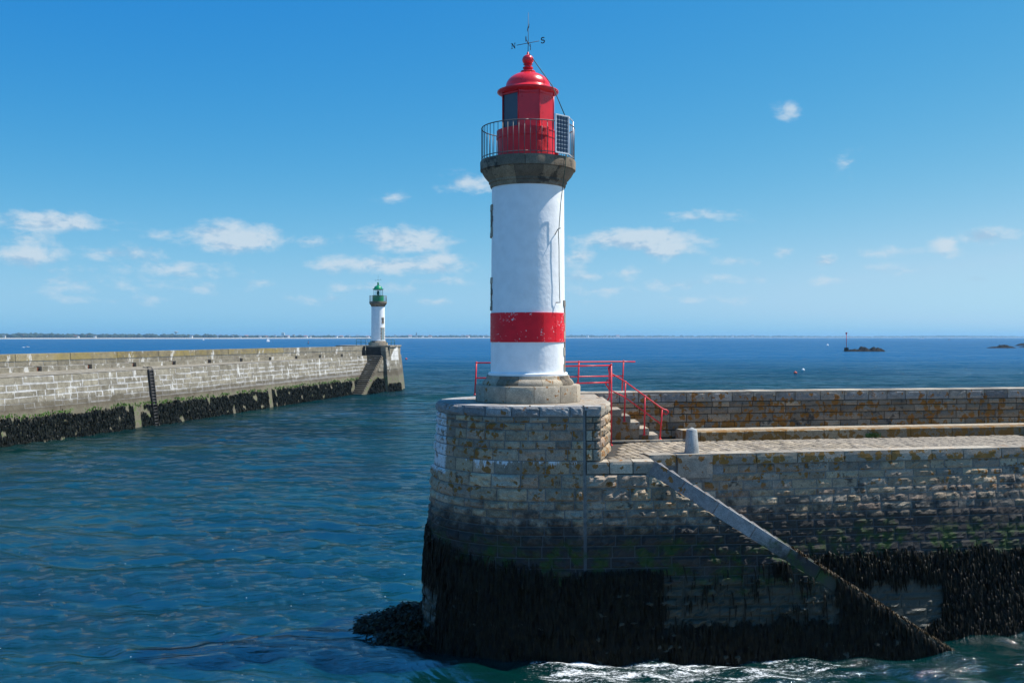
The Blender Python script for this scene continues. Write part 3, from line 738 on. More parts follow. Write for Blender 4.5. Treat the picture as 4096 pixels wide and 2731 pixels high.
def lighthouse(kind, loc, label):
    red = kind == 'red'
    t = thing(kind + '_lighthouse', label, 'lighthouse', loc)
    MP = M_red if red else M_green
    R = math.radians
    n = 12
    a = -.95
    for k in range(n):
        a0 = a + 2 * math.pi * k / n; a1 = a + 2 * math.pi * (k + 1) / n
        sect([(1.1, -.02), (1.545, -.02), (1.545, .42), (1.52, .455), (1.1, .455)], a0, a1, 6, 'plinth_stone', M_plinth, t)
        sect([(1.1, .457), (1.345, .457), (1.345, .52), (1.29, .60), (1.235, .64), (1.21, .73), (1.1, .73)], a0 + .2, a1 + .2, 6, 'moulding_stone', M_plinth if k % 3 else M_corn, t, .004)
    q = MB().lathe([(1.09, .70), (1.168, .725), (1.172, .79), (1.15, .81), (1.09, .81)], 72).out('base_ring', M_white, t); autosmooth(q, 38)
    # rendered tower, slightly uneven
    prof = []; nz = 56; ns = 96; V = []
    for j in range(nz + 1):
        z = .78 + (6.28 - .78) * j / nz; r0 = 1.098 + (1.062 - 1.098) * j / nz
        for i in range(ns):
            an = 2 * math.pi * i / ns
            r = r0 + .0035 * mnoise.noise(Vector((math.sin(an) * 3, math.cos(an) * 3, z * 2.2))) + .002 * mnoise.noise(Vector((math.sin(an) * 9, math.cos(an) * 9, z * 7)))
            V.append((r * math.sin(an), -r * math.cos(an), z))
    link('tower', V, [(j * ns + i, j * ns + (i + 1) % ns, (j + 1) * ns + (i + 1) % ns, (j + 1) * ns + i) for j in range(nz) for i in range(ns)], M_white, t, True)
    if red:
        cuts = [R(x) for x in (-160, -75, 22, 45, 58, 118, 200)]
        for a0, a1 in zip(cuts, cuts[1:]):
            p = sect([(1.085, 1.70), (1.112, 1.70), (1.110, 2.55), (1.085, 2.55)], a0, a1, max(4, int((a1 - a0) * 14)), 'band_panel', M_band, t, .004)
            m = MB()
            for e in (a0 + .025, a1 - .025):
                for k in range(5):
                    z = 1.76 + .18 * k; m.sphere((1.112 * math.sin(e), -1.112 * math.cos(e), z), .013, 6, 4)
            m.out('rivets', M_band, p, True, 'stuff')
    # cornice and gallery
    n = 10
    for k in range(n):
        a0 = R(-18 + 36 * k); a1 = a0 + R(36)
        sect([(1.0, 6.22), (1.088, 6.22), (1.118, 6.27), (1.118, 6.335), (1.155, 6.36), (1.155, 6.42), (1.20, 6.46), (1.285, 6.56), (1.365, 6.70), (1.36, 6.725), (1.0, 6.725)], a0, a1, 6, 'cornice_stone', M_corn, t, .004)
        sect([(.8, 6.727), (1.405, 6.727), (1.41, 6.98), (1.39, 7.02), (.8, 7.03)], a0 + R(14), a1 + R(14), 6, 'gallery_stone', M_corn, t, .006)
    gr = empty_part('gallery_railing', t)
    for nm, z, r in (('top_rail', 7.98, .016), ('bottom_rail', 7.10, .013)):
        MB().tube([(1.366 * math.sin(R(5 * k)), -1.366 * math.cos(R(5 * k)), z) for k in range(73)], r, 6).out(nm, M_galv, gr, True)
    bm0 = MB().tube([(0, 0, 7.03), (0, 0, 7.98)], .0105, 6).out('baluster', M_galv, gr, True); nb = 52
    for k in range(nb):
        o = bm0 if k == 0 else bm0.copy()
        if k: COL.objects.link(o)
        an = 2 * math.pi * (k + .3) / nb; o.location = (1.366 * math.sin(an), -1.366 * math.cos(an), 0)
    # lantern
    if red:
        nA, nB = R(40), R(82)
        V = []; ns = 90; zz = [7.0, 7.15, 7.3, 7.45, 7.6, 7.655, 7.66, 7.75, 7.85, 7.90]
        for j, z in enumerate(zz):
            for i in range(ns + 1):
                an = nB + (2 * math.pi - (nB - nA)) * i / ns
                edge = min(i, ns - i)
                r = .905 + (.018 if z >= 7.66 else 0) + (.02 if edge < 6 else .004) * mnoise.noise(Vector((an * 9, z * 9, 1)))
                V.append((r * math.sin(an), -r * math.cos(an), z))
        L = ns + 1; Fc = [(j * L + i, j * L + i + 1, (j + 1) * L + i + 1, (j + 1) * L + i) for j in range(len(zz) - 1) for i in range(ns)]
        b = len(V)
        for i in range(ns + 1):
            an = nB + (2 * math.pi - (nB - nA)) * i / ns; V.append((.6 * math.sin(an), -.6 * math.cos(an), 7.905))
        Fc += [((len(zz) - 1) * L + i, (len(zz) - 1) * L + i + 1, b + i + 1, b + i) for i in range(ns)]
        for e in (0, ns):      # broken masonry reveal beside the door
            k = len(V); an = nA if e == ns else nB
            for z in zz: V.append((.66 * math.sin(an), -.66 * math.cos(an), z))
            for j in range(len(zz) - 1): Fc.append((j * L + e, (j + 1) * L + e, k + j + 1, k + j))
        link('lantern_base', V, Fc, M_redmat, t)
        d = sect([(.62, 7.0), (.80, 7.0), (.80, 7.905), (.62, 7.905)], nA - .02, nB + .02, 8, 'service_door', M_red, t, .004)
        for z in (7.07, 7.66, 7.86): sect([(.79, z), (.815, z), (.815, z + .022), (.79, z + .022)], nA, nB, 8, 'hinge_bar', M_red, d, .004)
    else:
        q = MB().lathe([(.3, 7.02), (.91, 7.02), (.91, 7.96), (.94, 7.97), (.94, 8.03), (.3, 8.04)], 48).out('lantern_base', M_green, t); autosmooth(q)
    z0, z1 = (7.90, 8.99) if red else (8.04, 9.04); ap = .74
    for k in range(8):
        ac = R(45 * k + 1.2); rc = ap / math.cos(R(22.5)); aL, aR = ac - R(22.5), ac + R(22.5)
        c = lambda an, r, z: Vector((r * math.sin(an), -r * math.cos(an), z))
        glass = (not red) or k in (7, 6, 5)
        if not glass:
            m = MB(); V = [c(aL + .004, rc, z0), c(aR - .004, rc, z0), c(aR - .004, rc, z1), c(aL + .004, rc, z1)] + [c(aL + .004, rc - .04, z0), c(aR - .004, rc - .04, z0), c(aR - .004, rc - .04, z1), c(aL + .004, rc - .04, z1)]
            m.add(V, [(0, 1, 2, 3), (4, 7, 6, 5), (0, 4, 5, 1), (1, 5, 6, 2), (2, 6, 7, 3), (3, 7, 4, 0)])
            p = m.out('lantern_panel', M_red, t)
            MB().tube([c(aL, rc, z0), c(aL, rc, z1)], .018, 6).out('corner_bead', M_red, p, True)
            MB().tube([c(aL, rc + .004, z1 - .10), c(aR, rc + .004, z1 - .10)], .012, 6).out('panel_trim', M_red, p, True)
            if k == 0: MB().sphere(c(ac, ap + .01, z0 + .36), .022, 8, 6).out('panel_knob', M_red, p, True)
        else:
            fr = MB(); w = .03 if red else .016
            for an in (aL, aR): fr.tube([c(an, rc, z0), c(an, rc, z1)], w * .75, 6)
            for z in (z0 + .02, z1 - .06): fr.tube([c(aL, rc, z), c(aR, rc, z)], w, 6)
            f = fr.out('window_frame', M_red if red and k != 7 else (M_galv if not red else M_red), t, True)
            V = [c(aL, rc - .02, z0), c(aR, rc - .02, z0), c(aR, rc - .02, z1), c(aL, rc - .02, z1)]
            V += [c(aL, rc - .03, z0), c(aR, rc - .03, z0), c(aR, rc - .03, z1), c(aL, rc - .03, z1)]
            MB().add(V, [(0, 1, 2, 3), (4, 7, 6, 5), (0, 4, 5, 1), (2, 6, 7, 3)]).out('pane', M_pane if red else M_glass, f)
    if not red:
        MB().lathe([(.0005, 8.0), (.16, 8.02), (.16, 8.1), (.13, 8.15), (.20, 8.25), (.21, 8.6), (.17, 8.66), (.10, 8.82), (.0005, 8.86)], 16).out('lens', M_greenglass, t, True)
        MB().lathe([(.0005, 8.041), (.7, 8.041)], 24).out('lantern_floor', M_galv, t)
    # roof
    dome = [(.66 * math.cos(x) ** .9 + .0, .44 * math.sin(x)) for x in [R(q) for q in range(0, 75, 7)]]
    prof = [(.70, 8.93), (.77, 8.97), (.84, 9.0), (.90, 9.035), (.912, 9.06), (.905, 9.085), (.85, 9.09), (.77, 9.115), (.71, 9.15), (.675, 9.185)]
    prof += [(r, 9.20 + z) for r, z in dome] + [(.215, 9.635), (.225, 9.66), (.21, 9.69), (.145, 9.70), (.12, 9.74), (.155, 9.77), (.15, 9.80), (.11, 9.815), (.10, 9.85), (.125, 9.875), (.11, 9.895)]
    prof += [(.17 * math.sin(R(q)), 10.02 - .155 * math.cos(R(q))) for q in range(40, 165, 12)] + [(.035, 10.19), (.03, 10.24), (.0005, 10.27)]
    q = MB().lathe(prof, 64).out('roof', MP, t); autosmooth(q, 50)
    hol = MB()
    for k in range(14): an = R(k * 360 / 14); hol.sphere((.128 * math.sin(an), -.128 * math.cos(an), 9.885), .011, 6, 4)
    hol.out('vent_holes', M_dark, q, True, 'stuff')
    # weather vane
    v = MB().tube([(0, 0, 10.2), (.01, 0, 10.5), (.012, 0, 11.42)], .014, 6, .006).out('weather_vane', M_iron, t, True)
    zc = 10.52; ax = Vector((.34, -.07, .045)); ay = Vector((-.06, -.33, .0)); cc = Vector((.008, 0, zc)); up = Vector((0, 0, 1))
    m = MB().tube([cc - ax, cc + ax * .96], .009, 6).tube([cc - ay, cc + ay], .009, 6).sphere(cc, .03, 8, 6); m.out('compass_arms', M_iron, v, True)
    axn = ax.normalized(); ayn = ay.normalized()
    m = MB(); letter_N(m, cc - ax * 1.28, axn, up, .155, .012); m.out('letter_n', M_iron, v)
    m = MB(); letter_S(m, cc + ax * 1.26, axn, up, .165, .012); m.out('letter_s', M_iron, v)
    m = MB(); letter_poly(m, cc + ay * 1.2, ayn, up, .15, .012, [[(.35 * math.cos(k * .5236), .5 * math.sin(k * .5236)) for k in range(13)]]); m.out('letter_o', M_iron, v)
    m = MB(); letter_poly(m, cc - ay * 1.2, ayn, up, .15, .012, [[(-.3, -.5), (-.3, .5)], [(-.3, .5), (.3, .5)], [(-.3, 0), (.2, 0)], [(-.3, -.5), (.3, -.5)]]); m.out('letter_e', M_iron, v)
    m = MB(); A = Vector((.01, 0, 10.98)); D = Vector((-.05, .99, .1)).normalized()
    m.tube([A - D * .42, A + D * .3], .008, 6); strip(m, [A + D * .3, A + D * .42], D, up, .07, .01)
    m.add([A - D * .45 + up * .11, A - D * .2 + up * .012, A - D * .2 - up * .012, A - D * .45 - up * .11, A - D * .36], [(0, 1, 4), (4, 1, 2), (4, 2, 3)]); m.sphere(A, .022, 8, 6)
    m.sphere(A + up * .0, .02, 8, 6); m.out('wind_arrow', M_iron, v)
    # openings with stone quoins
    def opening(an, z0, z1, w, door=False, nq=4, ext=.16):
        fr = empty_part('door_surround' if door else 'window_surround', t); hz = (z1 - z0) / nq; da = w / 2 / 1.08
        for k in range(nq):
            e = ext * (1.0 if k % 2 == 0 else .6) / 1.08
            for s in (-1, 1):
                a0, a1 = sorted((an + s * da, an + s * (da + e)))
                sect([(1.0, z0 + hz * k), (1.118, z0 + hz * k), (1.112, z0 + hz * (k + 1)), (1.0, z0 + hz * (k + 1))], a0, a1, 3, 'quoin_stone', M_smooth, fr, .004)
        sect([(1.0, z1), (1.118, z1), (1.112, z1 + .17), (1.0, z1 + .17)], an - da - ext / 1.1, an + da + ext / 1.1, 6, 'lintel_stone', M_smooth, fr, .004)
        if not door: sect([(1.0, z0 - .12), (1.122, z0 - .12), (1.12, z0), (1.0, z0)], an - da - ext / 1.1, an + da + ext / 1.1, 6, 'sill_stone', M_smooth, fr, .004)
        sect([(1.0, z0), (1.103, z0), (1.100, z1), (1.0, z1)], an - da, an + da, 4, 'door' if door else 'window', M_door if door else M_dark, fr, .01)
    if red:
        opening(R(-91), 4.90, 5.55, .34); opening(R(-91), 2.75, 3.42, .34)
        opening(R(97), .82, 2.75, .62, True, 8, .2)
    else:
        opening(R(53), 3.6, 4.35, .26, False, 3, .12); opening(R(53), .84, 2.7, .52, True, 8, .2)
    if red:
        sp = empty_part('solar_panel', t); ph = R(42); cx = Vector((math.sin(ph), -math.cos(ph), 0)); tx = Vector((math.cos(ph), math.sin(ph), 0)); c0 = cx * 1.43 + Vector((0, 0, 7.615)); w, h = .55, 1.10
        def pl(u, v, d): return c0 + tx * u + Vector((0, 0, v)) + cx * d
        def slab(u0, u1, v0, v1, d0, d1):
            V = [pl(u0, v0, d1), pl(u1, v0, d1), pl(u1, v1, d1), pl(u0, v1, d1), pl(u0, v0, d0), pl(u1, v0, d0), pl(u1, v1, d0), pl(u0, v1, d0)]
            return MB().add(V, [(0, 1, 2, 3), (7, 6, 5, 4), (4, 5, 1, 0), (5, 6, 2, 1), (6, 7, 3, 2), (7, 4, 0, 3)])
        slab(-w / 2, w / 2, -h / 2, h / 2, -.02, .0).out('backing', M_cellback, sp)
        for a in ((-w / 2, -w / 2 + .028, -h / 2, h / 2), (w / 2 - .028, w / 2, -h / 2, h / 2), (-w / 2 + .028, w / 2 - .028, -h / 2, -h / 2 + .028), (-w / 2 + .028, w / 2 - .028, h / 2 - .028, h / 2)):
            slab(*a, -.022, .016).out('frame_bar', M_alu, sp)
        cw = (w - .10) / 4; ch = (h - .08) / 9
        for i in range(4):
            for j in range(9):
                u = -w / 2 + .05 + cw * i; v = -h / 2 + .04 + ch * j; g = .004; k = .016
                V = [pl(u + g + k, v + g, .003), pl(u + cw - g - k, v + g, .003), pl(u + cw - g, v + g + k, .003), pl(u + cw - g, v + ch - g - k, .003), pl(u + cw - g - k, v + ch - g, .003), pl(u + g + k, v + ch - g, .003), pl(u + g, v + ch - g - k, .003), pl(u + g, v + g + k, .003)]
                MB().add(V, [tuple(range(8))]).out('solar_cell', M_cell, sp)
        e = pl(w / 2, h / 2 - .01, -.02); e2 = Vector((1.36 * math.sin(R(75)), -1.36 * math.cos(R(75)), 8.13)); m = MB()
        m.tube([e, e2], .014, 6).tube([e2, e2 + Vector((0, 0, -1.06))], .014, 6).tube([pl(w / 2, -h / 2 + .02, -.02), e2 + Vector((0, 0, -1.06))], .014, 6); m.out('bracket', M_alu, sp, True)
        # lightning conductor, ball to gallery and down the tower
        p0 = Vector((.03, -.06, 10.2)); pe = Vector((.70, -.60, 9.10)); pr = Vector((1.05, -.94, 8.15))
        MB().tube([p0, Vector((.19, -.12, 9.96)), Vector((.45, -.36, 9.52)), pe, Vector((.80, -.66, 8.85)), pr], .013, 6).out('roof_cable', M_cable, t, True)
        pts = [Vector((1.08, -.95, 7.05)), Vector((1.05, -.98, 6.7)), Vector((1.0, -.9, 6.3)), Vector((.93, -.82, 5.7)), Vector((.88, -.83, 4.98)), Vector((.86, -.80, 4.93)), Vector((.88, -.80, 4.4)), Vector((.885, -.79, 3.6)), Vector((.90, -.79, 3.1)), Vector((.90, -.77, 2.98)), Vector((.91, -.78, 2.86))]
        MB().tube(pts, .012, 6).out('down_cable', M_cable, t, True)
        hk = MB(); hk.tube([Vector((.76, -.74, 4.78)), Vector((.84, -.82, 4.93)), Vector((.92, -.86, 4.97))], .012, 6).tube([Vector((.78, -.72, 2.84)), Vector((.92, -.82, 2.84))], .014, 6); hk.out('cable_hook', M_iron, t, True)
    return t

# ------------------------------------------------------------------ seaweed: curtains of hanging fronds
def fronds(name, label, pts, nrm, tang, ln, wd, mat, droop=.06, parent=None, spread=.7):
    n = len(pts); K = 4
    P = np.array(pts); Nn = np.array(nrm); T = np.array(tang); L = np.asarray(ln)[:, None]; Wd = np.asarray(wd)[:, None]
    ang = RNG.normal(0, spread, n)[:, None]; T2 = T * np.cos(ang) + Nn * np.sin(ang)
    sway = RNG.normal(0, .12, n)[:, None]; out = RNG.uniform(.3, 1.4, n)[:, None] * droop
    V = np.zeros((n, K, 2, 3))
    for k in range(K):
        f = k / (K - 1)
        c = P + Nn * (out * (1 - (1 - f) ** 2) * (1.0 if k else .2)) + T * (sway * L * f) + np.array([0, 0, -1.0]) * L * (f ** 1.05) + np.array([0, 0, 1.0]) * (.04 * (k == 1))
        w = Wd * (.55, 1.0, .9, .25)[k] / 2
        V[:, k, 0] = c - T2 * w; V[:, k, 1] = c + T2 * w
    V = V.reshape(-1, 3); b = np.arange(n)[:, None] * (2 * K)
    q = np.array([[2 * k, 2 * k + 1, 2 * k + 3, 2 * k + 2] for k in range(K - 1)])
    Qd = (b[:, None, :] + q[None]).reshape(-1, 4)
    o = np_link(name, V, Qd, mat, parent); o['kind'] = 'stuff'
    if label: o['label'] = label; o['category'] = 'seaweed'
    return o
def scatter(Fn, s0, s1, z0, z1, n, ok):
    P = []; Nn = []; T = []
    for _ in range(n):
        s = random.uniform(s0, s1); z = random.uniform(z0, z1)
        if not ok(s, z): continue
        p, nn = Fn(s, z); p2, _ = Fn(s + .01, z); P.append(p + nn * .075); Nn.append(nn); T.append((p2 - p).normalized())
    return P, Nn, T
nz2 = lambda a, b, s=0.0: mnoise.noise(Vector((a, b, s)))
def seaweeds():
    def okp(s, z):
        top = 2.35 + .17 * max(0, s) + .25 * nz2(s * 2.5, 3) + .12 * nz2(s * 9, 1)
        if z > top or random.random() > .15 + (top - z) / .55: return False
        if 3.95 + .35 * nz2(z * 2.2, 7) < s < 5.9 and .5 + .35 * nz2(s * 3, 2) < z < 1.95 + .15 * nz2(s * 4, 5): return random.random() < .02
        return nz2(s * 1.6, z * 1.6, 4) > -.85
    P, Nn, T = scatter(Fpier, -.1, 6.4, -.1, 3.4, 15000, okp); n = len(P)
    fronds('pier_seaweed', 'dark hanging seaweed covering the foot of the round pier head', P, Nn, T, RNG.uniform(.18, .62, n), RNG.uniform(.018, .05, n), M_weed)
    def okb(x, z):
        if z > CAPB(x): return x > 8.1 and z < ZT(x) - .02 and nz2(x * 1.6, z * 1.5, 41) > .12 - .12 * (x - 8.1)
        if x < 4.0 + .22 * nz2(z * 3, 2) + .16 * nz2(z * 11, 5): return z < 2.42 + .10 * nz2(x * 4, 1) and nz2(x * 1.7, z * 1.7, 9) > -.85
        top = .98 + .28 * nz2(x * 1.3, 5) + .15 * nz2(x * 5, 8)
        if z < top: return nz2(x * 1.9, z * 1.9, 19) > -.8
        if x > 8.4 and z > CAPB(x) - .55 and nz2(x * 1.8, 11) > -.05: return True
        if 6.9 < x < 7.5 and CAPB(x) - .25 < z: return nz2(x * 3, 6) > -.2
        return random.random() < .012 + .35 * max(0, nz2(x * 2.2, z * 2.6, 51) - .25)
    P, Nn, T = scatter(Fbutt, 1.9, 12.6, -.1, 2.6, 26000, okb); n = len(P)
    fronds('buttress_seaweed', 'dark hanging seaweed along the foot of the stair buttress', P, Nn, T, RNG.uniform(.15, .55, n), RNG.uniform(.018, .05, n), M_weed)
    # weed on the sloping coping itself
    P = []; Nn = []; T = []
    for _ in range(3800):
        x = random.uniform(7.6, 12.6); b = random.random() * .5
        if nz2(x * 2.5, 21) < -.25 + (.35 if x < 8.3 else 0): continue
        p = Fbutt(x, ZT(x))[0]; P.append(Vector((x, p.y - .03 + b, ZT(x) + .01))); Nn.append(Vector((.35, -.55, .6)).normalized()); T.append(Vector((.8, .1, -.5)).normalized())
    n = len(P); fronds('coping_seaweed', 'seaweed growing on the lower end of the sloping coping', P, Nn, T, RNG.uniform(.06, .22, n), RNG.uniform(.015, .04, n), M_weedrock, .10)
    def okq(x, z):
        if z < ZT(x) - .6: return False
        top = 2.42 + .14 * nz2(x * 1.2, 5) + .12 * nz2(x * 6, 9)
        if z > top or random.random() > .2 + (top - z) / .3: return False
        bot = 1.72 + .30 * nz2(x * 2.1, 15)
        if z > bot: return True
        return z < -.55 + .17 * (x - 7.0) + .35 * nz2(x * 1.5, 31) or x > 12.6 + .3 * nz2(z * 2, 3)
    P, Nn, T = scatter(Fquay, 6.5, 16.8, -.1, 2.7, 22000, okq); n = len(P)
    fronds('quay_seaweed', 'dark hanging seaweed on the lower quay wall right of the buttress', P, Nn, T, RNG.uniform(.15, .55, n), RNG.uniform(.018, .05, n), M_weed)

def pier_rock():
    t = thing('tidal_rock', 'weed covered rock rising from the water left of the pier head', 'rock', (-3.2, 28.8, 0))
    V = []; nx, ny = 36, 36
    def hgt(x, y):
        r = math.hypot((x - .25) / 2.0, (y - .2) / 2.1)
        return .62 * max(0, 1 - r ** 1.7) * (.75 + .5 * (x + 1.5) / 3) + .30 * nz2(x * 1.4, y * 1.4) + .13 * nz2(x * 4, y * 4) - .30 + .22 * y / 2 * (r < 1)
    for j in range(ny + 1):
        for i in range(nx + 1):
            x = -3.0 + 4.6 * i / nx; y = -2.6 + 5.2 * j / ny; V.append((x, y, hgt(x, y)))
    w = nx + 1
    link('rock_body', V, [(j * w + i, j * w + i + 1, (j + 1) * w + i + 1, (j + 1) * w + i) for j in range(ny) for i in range(nx)], M_rock, t)
    P = []; Nn = []; T = []
    for _ in range(13000):
        x = random.uniform(-2.9, 1.5); y = random.uniform(-2.5, 2.5); z = hgt(x, y)
        if z < -.06 or nz2(x * 2, y * 2, 5) < -.3: continue
        a = random.uniform(0, 6.28); P.append(Vector((x, y, z + .07))); Nn.append(Vector((math.cos(a), math.sin(a), .5)).normalized()); T.append(Vector((-math.sin(a), math.cos(a), 0)))
    n = len(P); fronds('seaweed', None, P, Nn, T, RNG.uniform(.05, .16, n), RNG.uniform(.025, .07, n), M_weedrock, .26, t, 1.2)

# ------------------------------------------------------------------ jetty across the harbour mouth
JP = [Vector((-52.5, 30, 0)), Vector((-46.0, 54, 0)), Vector((-39.8, 77.3, 0)), Vector((-33.6, 101, 0)), Vector((-26.9, 134, 0)), Vector((-22.0, 156.5, 0))]
JS = [0.0]
for a, b in zip(JP, JP[1:]): JS.append(JS[-1] + (b - a).length)
def jz(s): return 5.38 + .32 * max(0, (s - JS[2])) / (JS[-1] - JS[2])
def Fjet(s, z):
    k = 0
    while k < len(JP) - 2 and s > JS[k + 1]: k += 1
    d = (JP[k + 1] - JP[k]).normalized(); P = JP[k] + d * (s - JS[k]); n = Vector((d.y, -d.x, 0))
    return P - n * (.12 * z) + Vector((0, 0, z)), (n + Vector((0, 0, .12))).normalized()
JW0, JW1 = Vector((-57.5, 53, 0)), Vector((-23.05, 156.8, 0)); JD = (JW1 - JW0).normalized(); JN = Vector((JD.y, -JD.x, 0)); JL = (JW1 - JW0).length
def Fjw(s, z, off=0.0): return JW0 + JD * s + JN * off + Vector((0, 0, z)), JN
def jblock(Fn, s0, s1, z0, z1, mat, t, O, name='wall_block', g=.035, proud=.02, depth=.35, jit=.0):
    V = []
    for d in (proud, proud - depth):
        for s, z in ((s0 + g, z0 + g), (s1 - g, z0 + g), (s1 - g, z1 - g), (s0 + g, z1 - g)):
            P, n = Fn(s, z + random.uniform(-jit, jit)); V.append(P + n * d - O)
    P0 = sum(V, Vector()) / 8
    return link(name, [v - P0 for v in V], [(0, 1, 2, 3), (4, 7, 6, 5), (0, 4, 5, 1), (1, 5, 6, 2), (2, 6, 7, 3), (3, 7, 4, 0)], mat, t, loc=P0)
def jetty():
    O = Vector((-33, 110, 0)); sA, sB = JS[2] - 9, JS[-1]
    t = thing('stone_jetty', 'long pale stone jetty with whitened joints across the harbour mouth', 'jetty', O)
    # body
    m = MB(); V = []; SS = sorted([JS[1] - 4 + (JS[-1] - JS[1] + 4) * i / 21 for i in range(22)] + JS[2:5])
    for s in SS:
        A, n_ = Fjet(s, -1); B, _ = Fjet(s, jz(s) - .04); u = max(0, (B - JW0).dot(JD)); C = JW0 + JD * min(u, JL) - JN * .4
        V += [A - O, B - O, Vector((C.x, C.y, B.z)) - O, Vector((C.x, C.y, -1)) - O]
    Fc = []
    for i in range(24):
        a = 4 * i; b = a + 4; Fc += [(a, b, b + 1, a + 1), (a + 2, b + 2, b + 3, a + 3)]
    m.add(V, Fc); m.out('body', M_jlime, t)
    m = MB(); V2 = []
    for s in SS:
        B, n = Fjet(s, jz(s)); u = max(0, (B - JW0).dot(JD)); C = JW0 + JD * min(u, JL) - JN * .3; V2 += [B + n * .03 - O, Vector((C.x, C.y, B.z)) - O]
    m.add(V2, [(2 * i, 2 * i + 2, 2 * i + 3, 2 * i + 1) for i in range(24)]); m.out('deck', M_jtop, t)
    # face blocks: three or four courses of rubble blocks, then plain render below
    blocks = []
    def bend(s, e):
        for q in JS[2:-1]:
            if s + .3 < q < e: return q
        return e
    s = sA
    while s < sB - .3:      # coping course, long stones
        e = bend(s, min(s + random.uniform(2.2, 4.2), sB)); blocks.append((s, e, -.62, 0)); s = e
    for lo, hi in ((-1.15, -.62), (-1.65, -1.15), (-2.15, -1.65), (-2.6, -2.15)):
        s = sA + random.uniform(0, .8)
        while s < sB - .2:
            e = min(s + random.uniform(.9, 2.7), sB)
            if sB - e < .5: e = sB
            e = bend(s, e)
            blocks.append((s, e, lo + random.uniform(-.03, .03), hi)); s = e
    blocks.sort(key=lambda b: b[0])
    for s0, s1, a, b in blocks:
        jblock(lambda s, z: Fjet(s, z), s0, s1, jz(s0) + a, jz(s0) + b, M_jblock, t, O, 'wall_block', random.uniform(.025, .085), random.uniform(.006, .018), jit=.06)
    s = sA
    while s < sB - .3:
        e = bend(s, min(s + 7.2, sB)); jblock(Fjet, s, e, -.8, 2.82, M_jlow, t, O, 'rendered_panel', .02, .05, .4); s = e
    # parapet on the seaward side
    O2 = Vector((-35, 118, 5.3))
    w = thing('jetty_parapet', 'yellowish stone parapet running along the seaward side of the jetty', 'wall', O2)
    z2 = lambda s: 7.0 + .22 * s / JL; s = 0.0
    Fw = lambda s, z: Fjw(s, z)
    while s < JL - .1:
        e = min(s + 6.55 * random.uniform(.96, 1.04), JL); lastp = e > JL - 24
        jblock(Fw, s, e, z2(s) - .72, z2(s), M_jblock if lastp else M_jwall, w, O2, 'coping_block', .04, .05, 1.2)
        for lo, hi in ((-1.2, -.72), (-1.75, -1.2)):
            q = s
            while q < e - .1:
                r = min(q + random.uniform(1.0, 2.6), e); jblock(Fw, q, r, z2(s) + lo, z2(s) + hi, M_jblock, w, O2, 'wall_block', random.uniform(.02, .05), .004, .5); q = r
        s = e
    m = MB(); A = [JW0 - JN * .012, JW1 - JN * .012, JW1 - JN * 1.1, JW0 - JN * 1.1]
    m.prism([((p - O2).x, (p - O2).y) for p in A], -6.3, z2(0) - .1 - O2.z); m.out('core', M_jlime, w)
    # seat-like ledge in lengths with gaps
    s = 2.0 + 6.5 * 4; ORD = 'first second third fourth fifth sixth seventh eighth ninth tenth eleventh twelfth thirteenth fourteenth fifteenth sixteenth seventeenth'.split()
    while s < JL - 8:
        L = 6.5; d = Fjw(s + L / 2, 0)[0]
        ld = thing('jetty_ledge', 'low pale stone ledge on the jetty, ' + ORD[int((JL - 8 - s) / 6.5)] + ' length counted from the green lighthouse', 'ledge', (d.x, d.y, jz(JS[1] + s)), 'stone ledges along the jetty parapet')
        zb = jz(JS[1] + s) - .1; Od = Vector((d.x, d.y, jz(JS[1] + s)))
        jblock(lambda q, z: Fjw(q, z, .95), s + .55, s + L - .05, zb, zb + .52, M_jblock, ld, Od, 'slab', .0, .0, .93)
        jblock(lambda q, z: Fjw(q, z, .60), s, s + .5, zb, zb + .42, M_rust_shade, ld, Od, 'gap_shade_block', .0, .0, .58)  # brown filler block stands for the shadow in the gap between slabs
        s += L
    # head platform with the light
    h = thing('lighthouse_platform', 'raised stone platform at the jetty end with painted dark shade on the wall under the green lighthouse', 'platform', (-21.5, 157, 0)); OH = Vector((-21.5, 157, 0))
    rel = lambda P: [(x + 21.5, y - 157) for x, y in P]
    low = [(-24, 156.0), (-19.75, 156.3), (-18.5, 159.2), (-18.6, 167), (-28, 168), (-28, 158)]
    lowb = [(-24, 155.9), (-19.3, 156.0), (-17.8, 159.6), (-17.9, 167.5), (-28, 168.5), (-28, 158)]
    MB().prism(rel(low), -1, 5.70, rel(lowb)).out('lower_body', M_jlow, h)
    MB().prism(rel([(-23.0, 156.95), (-19.30, 157.1), (-18.6, 159.3), (-18.7, 166.8), (-27.8, 167.8), (-27.8, 158)]), 5.6, 7.02).out('upper_body', M_jblock, h)
    MB().prism(rel([(-23.05, 156.8), (-19.2, 156.95), (-18.45, 159.25), (-18.55, 167), (-28, 168), (-28, 157.9)]), 7.02, 7.25).out('platform_coping', M_jtop, h)
    MB().prism(rel([(-22.95, 156.86), (-19.42, 157.0), (-19.42, 157.06), (-22.95, 156.93)]), 5.71, 7.0).out('shade_panel', M_jdark, h)  # thin dark sheet, paints the shade on the wall facing the harbour
    # whitewashed mark on the outer corner
    RA, RB = Vector((-19.3, 156.0, 0)), Vector((-17.8, 159.6, 0)); RD = (RB - RA).normalized(); RN = Vector((RD.y, -RD.x, 0)); RL = (RB - RA).length
    Fr = lambda s, z: (RA + RD * s - RN * (.09 * z) + Vector((0, 0, z)), RN)
